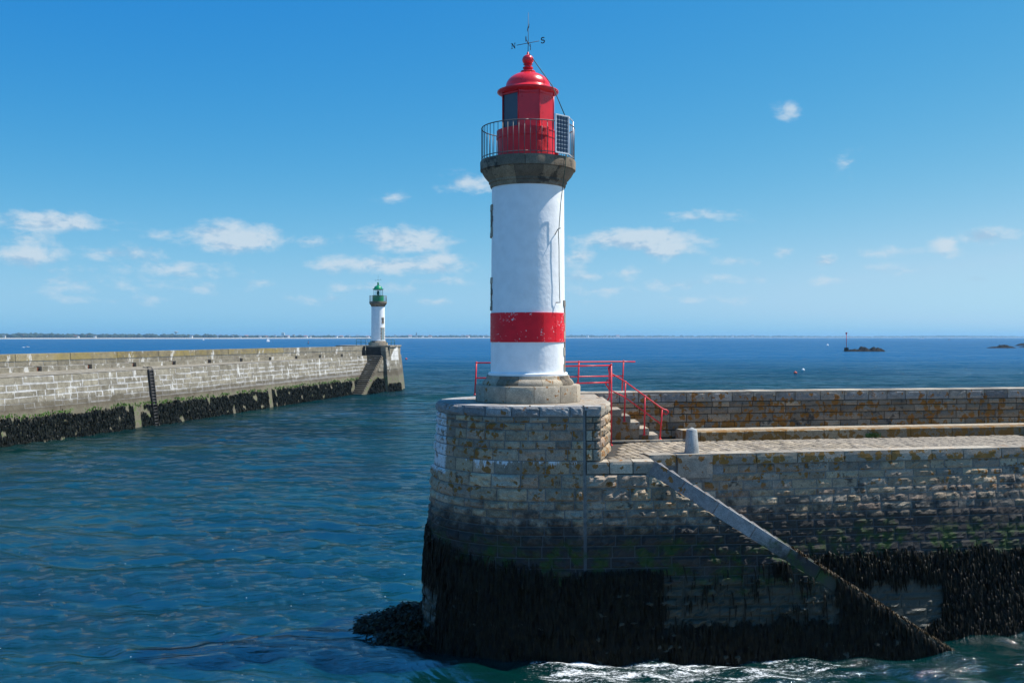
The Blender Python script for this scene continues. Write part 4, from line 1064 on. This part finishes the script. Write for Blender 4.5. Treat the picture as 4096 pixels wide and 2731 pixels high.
    for k, (lo, hi) in enumerate(((6.3, 7.0), (5.6, 6.3), (4.9, 5.6), (4.2, 4.9), (3.5, 4.2))):
        up_ = lo > 5.5
        jblock(Fr, 0.0, 1.5, lo, hi, M_jblock, h, OH, 'wall_block', .02, .03, .9 if up_ else .3)
        jblock(Fr, 1.5, RL, lo, hi, M_jwhite if lo > 4.8 else M_jblock, h, OH, 'whitewashed_block' if lo > 4.8 else 'wall_block', .02, .03, .9 if up_ else .3)
    # harbour stairs between the jetty wall and a battered cheek wall
    hd = Vector((.23, .973, 0)).normalized(); sd = Vector((hd.y, -hd.x, 0)); c0 = Vector((-21.95, 147.8, 0)); n = 20; ln = 8.5; step = ln / n
    ang = math.atan2(hd.y, hd.x); OS = c0
    st = thing('harbour_stairs', 'steep stone stairs descending from the jetty end to the water', 'stairs', OS)
    ztop = lambda q: -.15 + 5.75 * q / ln
    for i in range(n):
        z1 = ztop((i + 1) * step) + .06; c = hd * ((i + .5) * step) - sd * 1.25
        MB().box((c.x, c.y, (z1 - 1) / 2), (step * 1.2, 1.75, z1 + 1 - .08), ang).out('step', M_jdark, st); MB().box((c.x - hd.x * .03, c.y - hd.y * .03, z1 - .04), (step * 1.15, 1.78, .08), ang).out('tread', M_jtop, st)
    m = MB(); q = []
    for off in (0.0, -.42):
        b0 = sd * off; q += [b0 + Vector((0, 0, -1)), b0 + Vector((0, 0, ztop(0) - .05)), hd * ln + b0 - sd * .25 + Vector((0, 0, ztop(ln) - .05)), hd * ln + b0 + Vector((0, 0, -1))]
    m.add(q, [(0, 1, 2, 3), (7, 6, 5, 4), (0, 4, 5, 1), (1, 5, 6, 2), (2, 6, 7, 3)]); m.out('stair_cheek', M_jlow, st)
    Fh = lambda s, z: (c0 + hd * s + sd * (.0 - .045 * max(0, z) * (s / ln)) + Vector((0, 0, z)), sd)
    for lo, hi in ((5.0, 5.6), (4.4, 5.0), (3.8, 4.4), (3.2, 3.8)):
        s = (hi + .3) / 5.75 * ln
        while s < ln + .3:
            e = min(s + random.uniform(.8, 1.6), ln + .4)
            if ln + .4 - e < .3: e = ln + .4
            jblock(Fh, s, e, lo, hi, M_jblock, st, OS, 'wall_block', .03, .03, .2); s = e + .001
    # small flight up to the platform
    s2 = thing('platform_steps', 'short flight of dark steps up the parapet to the lighthouse platform', 'steps', (-24.2, 155.7, 5.7))
    for i in range(6): MB().box((-.15 + .24 * i, .05 * i + .2, (.25 * (i + 1)) / 2), (.26, 1.0, .25 * (i + 1) - .05), .15).out('step', M_jdark, s2); MB().box((-.15 + .24 * i, .05 * i + .2, .25 * (i + 1) - .02), (.27, 1.02, .04), .15).out('tread', M_jtop, s2)
    # ladder
    sl = JS[2] + 20.2; P, n = Fjet(sl, 0); d = Vector((-n.y, n.x, 0)).normalized()
    L = thing('iron_ladder', 'dark iron ladder fixed to the jetty wall from coping to water', 'ladder', P)
    Fl = lambda u, z, o: Fjet(sl, z)[0] + d * u + Vector((n.x, n.y, 0)) * o - P
    for u in (-.32, .32): MB().tube([Fl(u, -.3, .16), Fl(u, 5.3, .16), Fl(u, 5.62, .05), Fl(u, 5.66, -.5)], .05, 6).out('side_rail', M_iron, L, True)
    for k in range(18): MB().tube([Fl(-.32, .25 + .3 * k, .16), Fl(.32, .25 + .3 * k, .16)], .028, 6).out('rung', M_galv, L, True)
    MB().add([Fl(a, z, o) for o in (.055, .075) for a, z in ((-.42, -.2), (.42, -.2), (.42, 5.4), (-.42, 5.4))], [(4, 5, 6, 7), (0, 1, 5, 4), (1, 2, 6, 5), (2, 3, 7, 6), (3, 0, 4, 7)]).out('backing', M_dark, L)
    # railings, iron bollard
    z = 7.25; A = [(-24.7, 158.0), (-23.9, 157.6), (-23.1, 157.4), (-22.3, 157.3)]
    rail_set('green_railing', 'dark green railing left of the green lighthouse on its platform', [((x, y, z), (x, y, z + 1.0)) for x, y in A], [[(x, y, z + 1.0) for x, y in A], [(x, y, z + .5) for x, y in A]], M_greenrail, .03)
    A = [(-19.9, 157.6), (-19.2, 158.2), (-18.8, 159.3)]
    rail_set('green_railing', 'dark green railing right of the green lighthouse at the platform edge', [((x, y, z), (x, y, z + .9)) for x, y in A], [[(x, y, z + .9) for x, y in A], [(x, y, z + .45) for x, y in A]], M_greenrail, .03)
    b = thing('iron_bollard', 'small rusty iron bollard against the dark wall of the jetty head', 'bollard', (-19.95, 156.55, 5.7))
    MB().lathe([(.0005, 0), (.20, 0), (.17, .1), (.15, .5), (.22, .56), (.2, .66), (.0005, .7)], 14).out('shaft', M_rust_shade, b, True)
    # weed and algae on the jetty
    def okj(s, z):
        top = 2.15 + .25 * nz2(s * .35, 2) + .2 * nz2(s * 1.7, 6)
        if abs((s - sA) % 28 - 26.5) < .55: return False
        return z < top and nz2(s * .9, z * .9, 3) > -.36
    P, Nn, T = scatter(Fjet, sA, sB - .5, -.05, 2.8, 44000, okj); n = len(P)
    fronds('jetty_seaweed', 'dark seaweed band along the waterline of the pale jetty', P, Nn, T, RNG.uniform(.2, .5, n), RNG.uniform(.04, .11, n), M_weedj, .08)
    def okh(s, z): return z < min(2.3 + .3 * nz2(s, 4), ztop(s) - .3) and nz2(s * .9, z, 8) > -.3
    P, Nn, T = scatter(Fh, 0, ln, -.05, 2.6, 2200, okh); P2, N2, T2 = scatter(Fr, 0, RL, -.05, 1.4, 600, lambda s, z: True); P += P2; Nn += N2; T += T2; n = len(P)
    fronds('platform_seaweed', 'dark seaweed at the foot of the jetty end beside the harbour stairs', P, Nn, T, RNG.uniform(.25, .6, n), RNG.uniform(.08, .2, n), M_weedj, .13)
    def oka(s, z):
        top = 2.2 + .25 * nz2(s * .35, 2) + .2 * nz2(s * 1.7, 6)
        return top - .05 < z < top + .22 + .15 * nz2(s * 1.1, 9) and nz2(s * .3, 3, 12) > -.25
    P, Nn, T = scatter(Fjet, sA, sB - .5, 1.5, 3.1, 9000, oka); n = len(P)
    fronds('jetty_algae', 'bright green algae fringe above the jetty seaweed', P, Nn, T, RNG.uniform(.06, .2, n), RNG.uniform(.05, .12, n), M_alg, .02)

# ------------------------------------------------------------------ sea
def sea():
    m, N, b = newmat('sea_water'); g = N.new('ShaderNodeNewGeometry').outputs['Position']; p = N.sep(g)
    dist = N.v('LENGTH', N.v('MULTIPLY', g, (1, 1, 0)), out=1)
    st = N.v('MULTIPLY', g, (.36, 1, 1))
    h1 = N.noise(st, 2.6, 6, .60, .25); h2 = N.noise(st, 6.0, 4, .6, .1); h3 = N.noise(st, .16, 5, .65, .3)
    near = N.rng(dist, 60, 400, 1, .0); far = N.rng(dist, 60, 300, 0, 1)
    hh = N.m('ADD', N.m('MULTIPLY', h1, N.m('MULTIPLY', near, .34)), N.m('MULTIPLY', N.m('ADD', h2, N.m('MULTIPLY', N.noise(st, 14.0, 3, .6), .3)), N.m('MULTIPLY', near, .14)))
    calm = N.rng(N.noise(N.v('MULTIPLY', g, (.5, 1, 1)), .17, 4, .6, 1.8), .36, .62, .22, 1.35)
    hh = N.m('MULTIPLY', hh, calm)
    hh = N.m('ADD', hh, N.m('MULTIPLY', h3, N.m('MULTIPLY', far, 3.2)))
    hh = N.m('ADD', hh, N.m('MULTIPLY', h1, N.m('MULTIPLY', far, .5)))
    bn = N.bump(hh, 1.0, .32)
    strk = N.rng(N.m('ADD', N.m('MULTIPLY', N.noise(N.v('MULTIPLY', g, (.42, 1, 1)), .45, 6, .72, .2), .6), N.m('MULTIPLY', N.noise(N.v('MULTIPLY', g, (.35, 1, 1)), .06, 6, .7), .4)), .40, .60, .30, 1.8)
    sv = N.new('ShaderNodeTexNoise'); N.put(sv.inputs['Vector'], N.v('MULTIPLY', g, (.6, 1, 1))); sv.inputs['Scale'].default_value = 1.3; sv.inputs['Detail'].default_value = 3; sv.inputs['Roughness'].default_value = .7
    gust = N.rng(N.noise(N.v('MULTIPLY', g, (.30, 1, 1)), .045, 6, .7), .30, .70, .55, 1.45)
    amp = N.m('MULTIPLY', gust, N.rng(dist, 30, 350, .12, 1.15))
    tl = N.v('MULTIPLY', N.v('SUBTRACT', sv.outputs[1], (.5, .5, .5)), (1, 1, 0)); tl = N.v('MULTIPLY', tl, N.xyz(amp, amp, 0.0))
    nrm = N.v('NORMALIZE', N.v('ADD', bn, tl))
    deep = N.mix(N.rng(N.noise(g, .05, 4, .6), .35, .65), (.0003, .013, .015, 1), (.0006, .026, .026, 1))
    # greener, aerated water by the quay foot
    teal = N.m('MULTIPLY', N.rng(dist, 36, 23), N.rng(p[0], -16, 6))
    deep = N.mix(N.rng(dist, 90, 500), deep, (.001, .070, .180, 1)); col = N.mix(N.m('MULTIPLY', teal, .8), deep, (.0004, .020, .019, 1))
    # foam churned up along the buttress
    fv = N.v('MULTIPLY', g, (.38, 1.6, 1))
    fn = N.m('ADD', N.m('MULTIPLY', N.noise(fv, 2.2, 8, .82, .3), .55), N.m('MULTIPLY', N.noise(N.v('MULTIPLY', g, (.8, 1.6, 1)), 13.0, 5, .8), .45)); fl = N.noise(fv, .55, 3, .6)
    edge = N.rng(p[1], 23.2, 25.4); edge = N.m('MULTIPLY', edge, N.rng(p[1], 27.4, 26.3))
    along = N.m('MULTIPLY', N.rng(p[0], -1.5, 1.2), N.rng(p[0], 13.5, 6.0, .42, 1.0))
    am = N.m('MULTIPLY', N.m('MULTIPLY', edge, along), N.rng(p[0], 17, 13))
    foam = N.rng(N.m('ADD', fn, N.m('MULTIPLY', fl, .18)), N.m('SUBTRACT', .88, N.m('MULTIPLY', am, .31)), N.m('SUBTRACT', .99, N.m('MULTIPLY', am, .31)))
    foam = N.m('MULTIPLY', foam, N.rng(am, .02, .2))
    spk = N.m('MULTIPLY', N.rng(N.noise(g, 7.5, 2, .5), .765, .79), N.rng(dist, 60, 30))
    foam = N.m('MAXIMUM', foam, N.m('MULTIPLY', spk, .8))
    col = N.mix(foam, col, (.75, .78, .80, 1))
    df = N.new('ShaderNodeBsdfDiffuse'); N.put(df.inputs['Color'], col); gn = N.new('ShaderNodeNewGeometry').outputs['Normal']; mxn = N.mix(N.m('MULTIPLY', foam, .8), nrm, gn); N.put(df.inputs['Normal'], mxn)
    gl = N.new('ShaderNodeBsdfGlossy'); N.put(gl.inputs['Roughness'], N.rng(dist, 30, 900, .06, .20)); N.put(gl.inputs['Normal'], nrm)
    fz = N.new('ShaderNodeFresnel'); fz.inputs['IOR'].default_value = 1.333; N.put(fz.inputs['Normal'], nrm)
    Fv = fz.outputs[0]; fac = N.m('DIVIDE', Fv, N.m('ADD', 1.0, N.m('MULTIPLY', Fv, N.rng(dist, 20, 260, 1.9, 3.6)))); fac = N.m('MULTIPLY', fac, N.m('ADD', 1.0, N.m('MULTIPLY', N.m('SUBTRACT', strk, 1.0), N.rng(dist, 45, 150)))); fac = N.m('MULTIPLY', fac, N.m('SUBTRACT', 1.0, N.m('MULTIPLY', foam, .9)))
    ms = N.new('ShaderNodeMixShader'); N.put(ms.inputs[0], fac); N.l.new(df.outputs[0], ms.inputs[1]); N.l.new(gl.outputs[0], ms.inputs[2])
    N.n.remove(b); N.l.new(ms.outputs[0], [q for q in N.n if q.type == 'OUTPUT_MATERIAL'][0].inputs[0])
    # geometry: polar sheet with finer cells towards the harbour, real waves near, reaching past the horizon
    fr = np.radians(np.arange(-36, 36.01, .11)); bk = np.radians(np.concatenate([np.arange(40, 180, 6), np.arange(-180, -39, 6)]))
    az = np.sort(np.concatenate([fr, bk])); rad = [4.0]
    while rad[-1] < 320: rad.append(rad[-1] * 1.0068)
    while rad[-1] < 26000: rad.append(rad[-1] * 1.12)
    rad = np.array(rad); A, Rr = np.meshgrid(az, rad); X = Rr * np.sin(A); Y = Rr * np.cos(A); Z = np.zeros_like(X)
    fade = np.clip((330 - Rr) / 250, 0, 1); fr2 = np.clip((90 - Rr) / 50, 0, 1)
    rg = np.random.default_rng(3)
    for i in range(60):
        lam = 0.55 * (14 / .55) ** (rg.random()); k = 2 * np.pi / lam; th = np.radians(82 + rg.normal(0, 23)); amp = .0085 * lam ** (.62 if lam < 2.5 else .15) * (1 if lam < 2.5 else .8)
        ph = k * (X * np.cos(th) + Y * np.sin(th)) + rg.random() * 6.28
        Z += amp * (np.sin(ph) + .25 * np.sin(2 * ph + .5)) * (fr2 if lam < 1.5 else fade)
    gust = .75 + .5 * np.sin(X * .07 + 1.3) * np.sin(Y * .05 + .4)
    Z *= gust
    na = len(az); V = np.stack([X, Y, Z], -1).reshape(-1, 3); nr = len(rad)
    i = np.arange(nr - 1)[:, None] * na; j = np.arange(na)[None]; j2 = (j + 1) % na
    Qd = np.stack([i + j, i + j2, i + na + j2, i + na + j], -1).reshape(-1, 4)[:, ::-1]
    o = np_link('sea', V, Qd, m); o['kind'] = 'structure'

# ------------------------------------------------------------------ far shore
def shore_dist(px): return float(np.interp(px, [-2500, 0, 900, 1450, 2000, 2700, 4096, 6500], [3600, 4100, 4600, 5700, 7600, 10500, 11500, 11500]))
def coast():
    sm, N, b = newmat('beach_sand'); setp(N, b, (.40, .37, .31), .95)
    gm, N, b = newmat('far_meadow'); setp(N, b, (.07, .085, .035), .95)
    wm, N, b = newmat('far_foliage'); g = N.new('ShaderNodeNewGeometry').outputs['Position']
    setp(N, b, N.mix(N.noise(g, .02, 3), (.012, .026, .014, 1), (.026, .045, .020, 1)), .95)
    pxs = np.arange(-2400, 6500, 40.0); V = []; V2 = []
    for px in pxs:
        D = shore_dist(px); dx = (px - 2048) / F
        for k, (ext, z) in enumerate(((0, -.6), (.012 * D, 3.2), (.02 * D, 4.6))): V.append((dx * (D + ext), D + ext, z))
        for k, (ext, z) in enumerate(((.02 * D, 4.5), (.35 * D, 6.0))): V2.append((dx * (D + ext), D + ext, z))
    n = len(pxs)
    o = link('beach', V, [(i * 3 + k, i * 3 + 3 + k, i * 3 + 4 + k, i * 3 + 1 + k) for i in range(n - 1) for k in range(2)], sm); o['kind'] = 'structure'
    o = link('far_shore', V2, [(i * 2, i * 2 + 2, i * 2 + 3, i * 2 + 1) for i in range(n - 1)], gm); o['kind'] = 'structure'
    # woods: irregular crowns massed along the shore
    top = lambda px: float(np.interp(px, [-2500, 0, 300, 600, 850, 1100, 1400, 1550, 1900, 2300, 2700, 3100, 3400, 3600, 3800, 4096, 6500], [22, 21, 19, 18, 15, 11, 10, 10, 11, 11, 8.5, 8, 6, 7, 8.5, 6.5, 7]))
    base = bmesh.new(); bmesh.ops.create_icosphere(base, subdivisions=1, radius=1); bv = np.array([v.co[:] for v in base.verts]); bf = np.array([[v.index for v in f.verts] for f in base.faces]); base.free()
    Vs = []; Fs = []; k = 0
    for _ in range(4600):
        px = random.uniform(-1800, 5900); D = shore_dist(px); ext = random.uniform(.022, .10) * D
        H = top(px) * D / F; hh = H * random.uniform(.35, 1.0) * (1.0 if random.random() < .9 else 1.15)
        if 900 < px < 1500 and random.random() < .35: continue
        w = random.uniform(.7, 1.7) * max(14, hh * .9); Y = D + ext; x = (px - 2048) / F * Y
        q = bv * (1 + RNG.uniform(-.25, .25, (len(bv), 1))) * np.array([w, w, hh * .58]) + np.array([x, Y, 4 + hh * .42]); Vs.append(q); Fs.append(bf + k); k += len(bv)
    o = np_link('far_woodland', np.concatenate(Vs), np.concatenate(Fs), wm); o['kind'] = 'stuff'
    # houses behind the beach
    spots = [(16, .5), (62, .7), (205, .6), (215, .4), (300, .7), (312, .5), (320, .4), (343, .7), (380, .3), (430, .4), (580, .5), (690, .4), (765, .5), (855, .8), (870, .9), (882, 1.0), (915, .8), (930, .8),
             (958, .9), (985, .8), (1010, .8), (1040, .5), (1062, .6), (1100, .8), (1128, .9), (1150, .9), (1175, 1.0), (1200, .8), (1222, .8), (1240, .7), (1345, .7), (1365, .6), (1395, .5), (1430, .7), (1470, .6),
             (1580, .6), (1600, .6), (1640, .7), (1665, .6), (1690, .7), (1720, .5), (1760, .6), (1850, .6), (1870, .6), (1905, .5), (1930, .6), (1950, .6), (2350, .6), (2430, .6), (2470, .6), (2930, .5), (3010, .5), (100, .6), (110, .9)]
    proto = {}
    for i, (px, hgt) in enumerate(spots):
        D = shore_dist(px); Y = D * (1.0205 + .02 * random.random()); x = (px - 2048) / F * Y; sc = D / 4600
        h = thing('shore_house', 'tiny pale house on the far wooded shore behind the beach', 'house', (x, Y, 4 + top(px) * D / F * random.uniform(.05, .5) * hgt), 'pale houses along the far shore', random.uniform(-.6, .6))
        kk = i % 3
        if kk not in proto:
            w_, d_, e_ = ((14, 9, 6), (18, 9, 4.5), (11, 8, 7))[kk]
            a = MB().box((0, 0, e_ / 2 - 4), (w_, d_, e_ + 8)).out('wall', M_house, h)
            r = MB().add([(-w_ / 2, -d_ / 2 - .5, e_ + .02), (w_ / 2, -d_ / 2 - .5, e_ + .02), (w_ / 2, d_ / 2 + .5, e_ + .02), (-w_ / 2, d_ / 2 + .5, e_ + .02), (-w_ / 2, 0, e_ + 3.5), (w_ / 2, 0, e_ + 3.5)], [(0, 1, 5, 4), (2, 3, 4, 5), (1, 2, 5), (3, 0, 4), (3, 2, 1, 0)]).out('roof', M_rooft if kk == 1 else M_roof, h)
            proto[kk] = (a, r)
        else:
            for o in proto[kk]: c = o.copy(); COL.objects.link(c); c.parent = h
        h.scale = (sc, sc, sc)
    # water towers and a church spire
    D = 4700; X = lambda px, D: (px - 2048) / F * D
    w = thing('water_tower', 'flared water tower standing above the trees on the far left shore', 'water tower', (X(704, D), D, 3))
    MB().lathe([(.0005, 0), (3.5, 0), (2.4, 18), (2.6, 22), (8.5, 29), (8.8, 31), (.0005, 32)], 16).out('shell', M_house, w)
    D = 5400; w = thing('tower_block', 'tall pale tower block on the far shore beyond the white sailboat', 'building', (X(1105, D), D * 1.03, 3)); MB().box((0, 0, 14), (16, 14, 28)).box((0, 0, 29.5), (9, 8, 3)).out('shell', M_house, w)
    D = 7000; w = thing('church', 'small church with pointed spire on the far shore right of the green lighthouse', 'church', (X(1654, D), D * 1.03, 3)); MB().box((0, 0, 10), (12, 10, 22)).out('tower', M_house, w)
    MB().add([(-6, -5, 21.1), (6, -5, 21.1), (6, 5, 21.1), (-6, 5, 21.1), (0, 0, 44)], [(0, 1, 4), (1, 2, 4), (2, 3, 4), (3, 0, 4), (3, 2, 1, 0)]).out('spire', M_roof, w)

def at(px, py): Y = HC * F / (py - YH); return Vector(((px - 2048) / F * Y, Y, 0))
def hull_mb(L, B, H):
    m = MB(); V = []; n = 8
    for i in range(n + 1):
        u = i / n; w = B / 2 * math.sin(math.pi * (.12 + .88 * (1 - u)) ** .9) ** .6 if u < 1 else .02; x = -L / 2 + L * u; sh = H * (1 + .25 * u * u)
        V += [(x, -w, sh), (x, -w * .55, -.25 * H), (x, w * .55, -.25 * H), (x, w, sh)]
    Fc = [(4 * i + k, 4 * i + 4 + k, 4 * i + 5 + k, 4 * i + 1 + k) for i in range(n) for k in range(3)] + [(4 * i + 3, 4 * i + 7, 4 * i + 4, 4 * i) for i in range(n)] + [(3, 2, 1, 0), (4 * n, 4 * n + 1, 4 * n + 2, 4 * n + 3)]
    return m.add(V, Fc)
def sailboat(px, py, mast, rz, label, tan=False, jib=True):
    t = thing('sailboat', label, 'sailboat', at(px, py), 'sailboats far out on the bay', rz); L = mast * .75
    hull_mb(L, L * .3, L * .10).out('hull', M_hulld if tan else M_hull, t, True)
    MB().tube([(L * .1, 0, 0), (L * .1, 0, mast)], .09, 6).out('mast', M_alu, t, True); S = M_sailred if tan else M_sail
    def sail(p, nm):
        c = (Vector(p[0]) + Vector(p[1]) + Vector(p[2])) / 3 + Vector((0, L * .05, 0)); q = [Vector(a) for a in p]
        MB().add([*q, c, *[a + Vector((0, .02, 0)) for a in q], c + Vector((0, .02, 0))], [(0, 1, 3), (1, 2, 3), (2, 0, 3), (5, 4, 7), (6, 5, 7), (4, 6, 7)]).out(nm, S, t, True)
    sail([(L * .08, 0, L * .18), (L * .08, 0, mast * .98), (-L * .42, L * .1, L * .2)], 'mainsail')
    if jib: sail([(L * .48, 0, L * .12), (L * .12, 0, mast * .85), (-L * .02, L * .12, L * .16)], 'jib')
    return t
def boats():
    sailboat(1073, 1366.5, 9.6, .9, 'white sailboat with tall sails beyond the jetty under the tower block')
    sailboat(1466, 1372, 11.0, 1.9, 'white sailboat half hidden by the railing left of the green lighthouse')
    sailboat(814, 1360.5, 6.5, .8, 'small white sailboat off the beach left of the largest sail')
    sailboat(1288, 1354.2, 9.0, 1.0, 'distant white sailboat between the dark buoy and the green lighthouse')
    sailboat(1146, 1355, 6.0, .4, 'tiny white sailboat close under the far town')
    sailboat(3797, 1363, 7.5, .9, 'dark sailed boat far out right of the rock beacon', True, False)
    sailboat(2720, 1351.6, 10, 1.2, 'tiny dark sailboat on the horizon right of the red lighthouse', True)
    def motor(px, py, L, label, rz=0.0, wake=None):
        t = thing('motorboat', label, 'motorboat', at(px, py), None, rz); hull_mb(L, L * .3, L * .11).out('hull', M_hull, t, True)
        MB().box((-L * .05, 0, L * .19), (L * .42, L * .22, L * .16), 0, .8).out('cabin', M_hull, t)
        MB().box((-L * .05, 0, L * .20), (L * .40, L * .228, L * .05), 0, .98).out('cabin_window', M_dark, t)
        if wake: MB().lathe([(.0005, .25), (L * .2, .12), (L * .3, 0)], 10, c=(-L * .8, 0, 0)).out('wake', M_sail, t)
        return t
    motor(109, 1389, 3.6, 'small white motorboat near the left edge beyond the jetty', .2, True)
    motor(3689, 1355.4, 17, 'white motor yacht with foam wake far out right of the beacon rock', 0, True)
    def buoy(px, py, r, mat, label):
        t = thing('buoy', label, 'buoy', at(px, py)); MB().sphere((0, 0, r * .4), r, 12, 8, .85).out('float', mat, t, True); MB().tube([(0, 0, r), (0, 0, r * 1.6)], r * .18, 6).out('top_eye', mat, t, True)
    buoy(3181.5, 1494, .42, M_orange, 'small red mooring buoy afloat beyond the parapet')
    buoy(3213, 1482, .40, M_sail, 'small white mooring buoy beside the red one beyond the parapet')
    buoy(3310, 1383, 1.2, M_sail, 'white buoy afloat left of the beacon rock')
    buoy(1625, 1437, .42, M_orange, 'orange buoy afloat just right of the jetty head')
    t = thing('channel_marker', 'dark pillar buoy with red middle seen over the jetty left of the green lighthouse', 'buoy', at(1233, 1375.5))
    MB().lathe([(.0005, -.2), (1.0, -.2), (.9, .6), (.4, .9), (.35, 1.4)], 12).out('float', M_dark, t, True); MB().lathe([(.35, 1.4), (.35, 3.0)], 10).out('red_band', M_orange, t, True)
    MB().lathe([(.35, 3.0), (.3, 3.8), (.0005, 3.85)], 10).sphere((0, 0, 4.5), .4, 10, 6).out('topmark', M_dark, t, True)
    def islet(px, py, L, H, label, seed, lumps):
        P = at(px, py); t = thing('sea_rock', label, 'rock', P); V = []; nx, ny = 44, 16
        for j in range(ny + 1):
            for i in range(nx + 1):
                u = 2 * i / nx - 1; v = 2 * j / ny - 1; h = 0
                for c, w, a in lumps: h = max(h, a * max(0, 1 - (abs(u - c) / w) ** 1.7))
                h *= max(0, 1 - abs(v) ** 2.2) * (.75 + .45 * mnoise.noise(Vector((u * 7 + seed, v * 3, seed)))) + .05
                h += .10 * mnoise.noise(Vector((u * 16, v * 6, seed)))
                V.append((u * L / 2, v * L * .22 + u * .0, H * h - .12 * H))
        w = nx + 1
        link('rock_body', V, [(j * w + i, j * w + i + 1, (j + 1) * w + i + 1, (j + 1) * w + i) for j in range(ny) for i in range(nx)], M_rock, t); return P
    P = islet(3449, 1405.5, 25.5, 3.5, 'dark sea rock with the red beacon pole at its left end', 2.2, [(-.3, .7, .55), (.05, .35, 1.0), (.6, .4, 1.0), (.8, .25, .75), (-.62, .3, .28)])
    islet(4000, 1392, 24, 3.6, 'dark low sea rock near the right edge, left of the smaller ones', 5.1, [(-.4, .5, .5), (.1, .35, .95), (.35, .3, 1.0), (.7, .3, .6)])
    islet(4105, 1383, 26, 3.9, 'dark sea rock at the right edge, farther out than the others', 8.3, [(-.2, .7, .8), (.3, .5, 1)])
    islet(4108, 1390, 18, 1.6, 'flat dark rock awash at the right edge', 9.3, [(0, .9, 1)])
    b = thing('beacon_pole', 'thin red beacon pole with topmark standing on the sea rock', 'beacon', (P.x - 9.4, P.y, .4))
    MB().box((0, 0, .9), (2.2, 2.0, 2.0), 0, .9).out('base', M_rock, b); MB().tube([(0, 0, 1.8), (0, 0, 10.2)], .17, 8).out('pole', M_redrail, b, True); MB().lathe([(.0005, 9.9), (.5, 9.9), (.5, 10.9), (.0005, 10.9)], 10).out('topmark', M_redrail, b)

def haze():
    m = bpy.data.materials.new('air_haze'); m.use_nodes = True; N = NT(m.node_tree); N.n.clear()
    out = N.new('ShaderNodeOutputMaterial'); v = N.new('ShaderNodeVolumePrincipled')
    v.inputs['Color'].default_value = (.38, .70, 1.0, 1); v.inputs['Density'].default_value = HAZE; v.inputs['Anisotropy'].default_value = .2
    N.l.new(v.outputs[0], out.inputs['Volume'])
    S = 24000; o = MB().box((0, 0, 27.5), (2 * S, 2 * S, 59)).out('haze', m); o['kind'] = 'stuff'
HAZE = 8e-5

pier(); buttress(); quay(); walkway(); ledge_and_parapet(); railings()
lighthouse('red', (PC.x, PC.y, PZ + .02), 'red topped white lighthouse with red band on the round granite pier head')
lighthouse('green', (-21.6, 160.6, 7.25), 'green topped white lighthouse at the end of the pale jetty')
seaweeds(); pier_rock(); jetty(); sea(); coast(); boats(); haze()
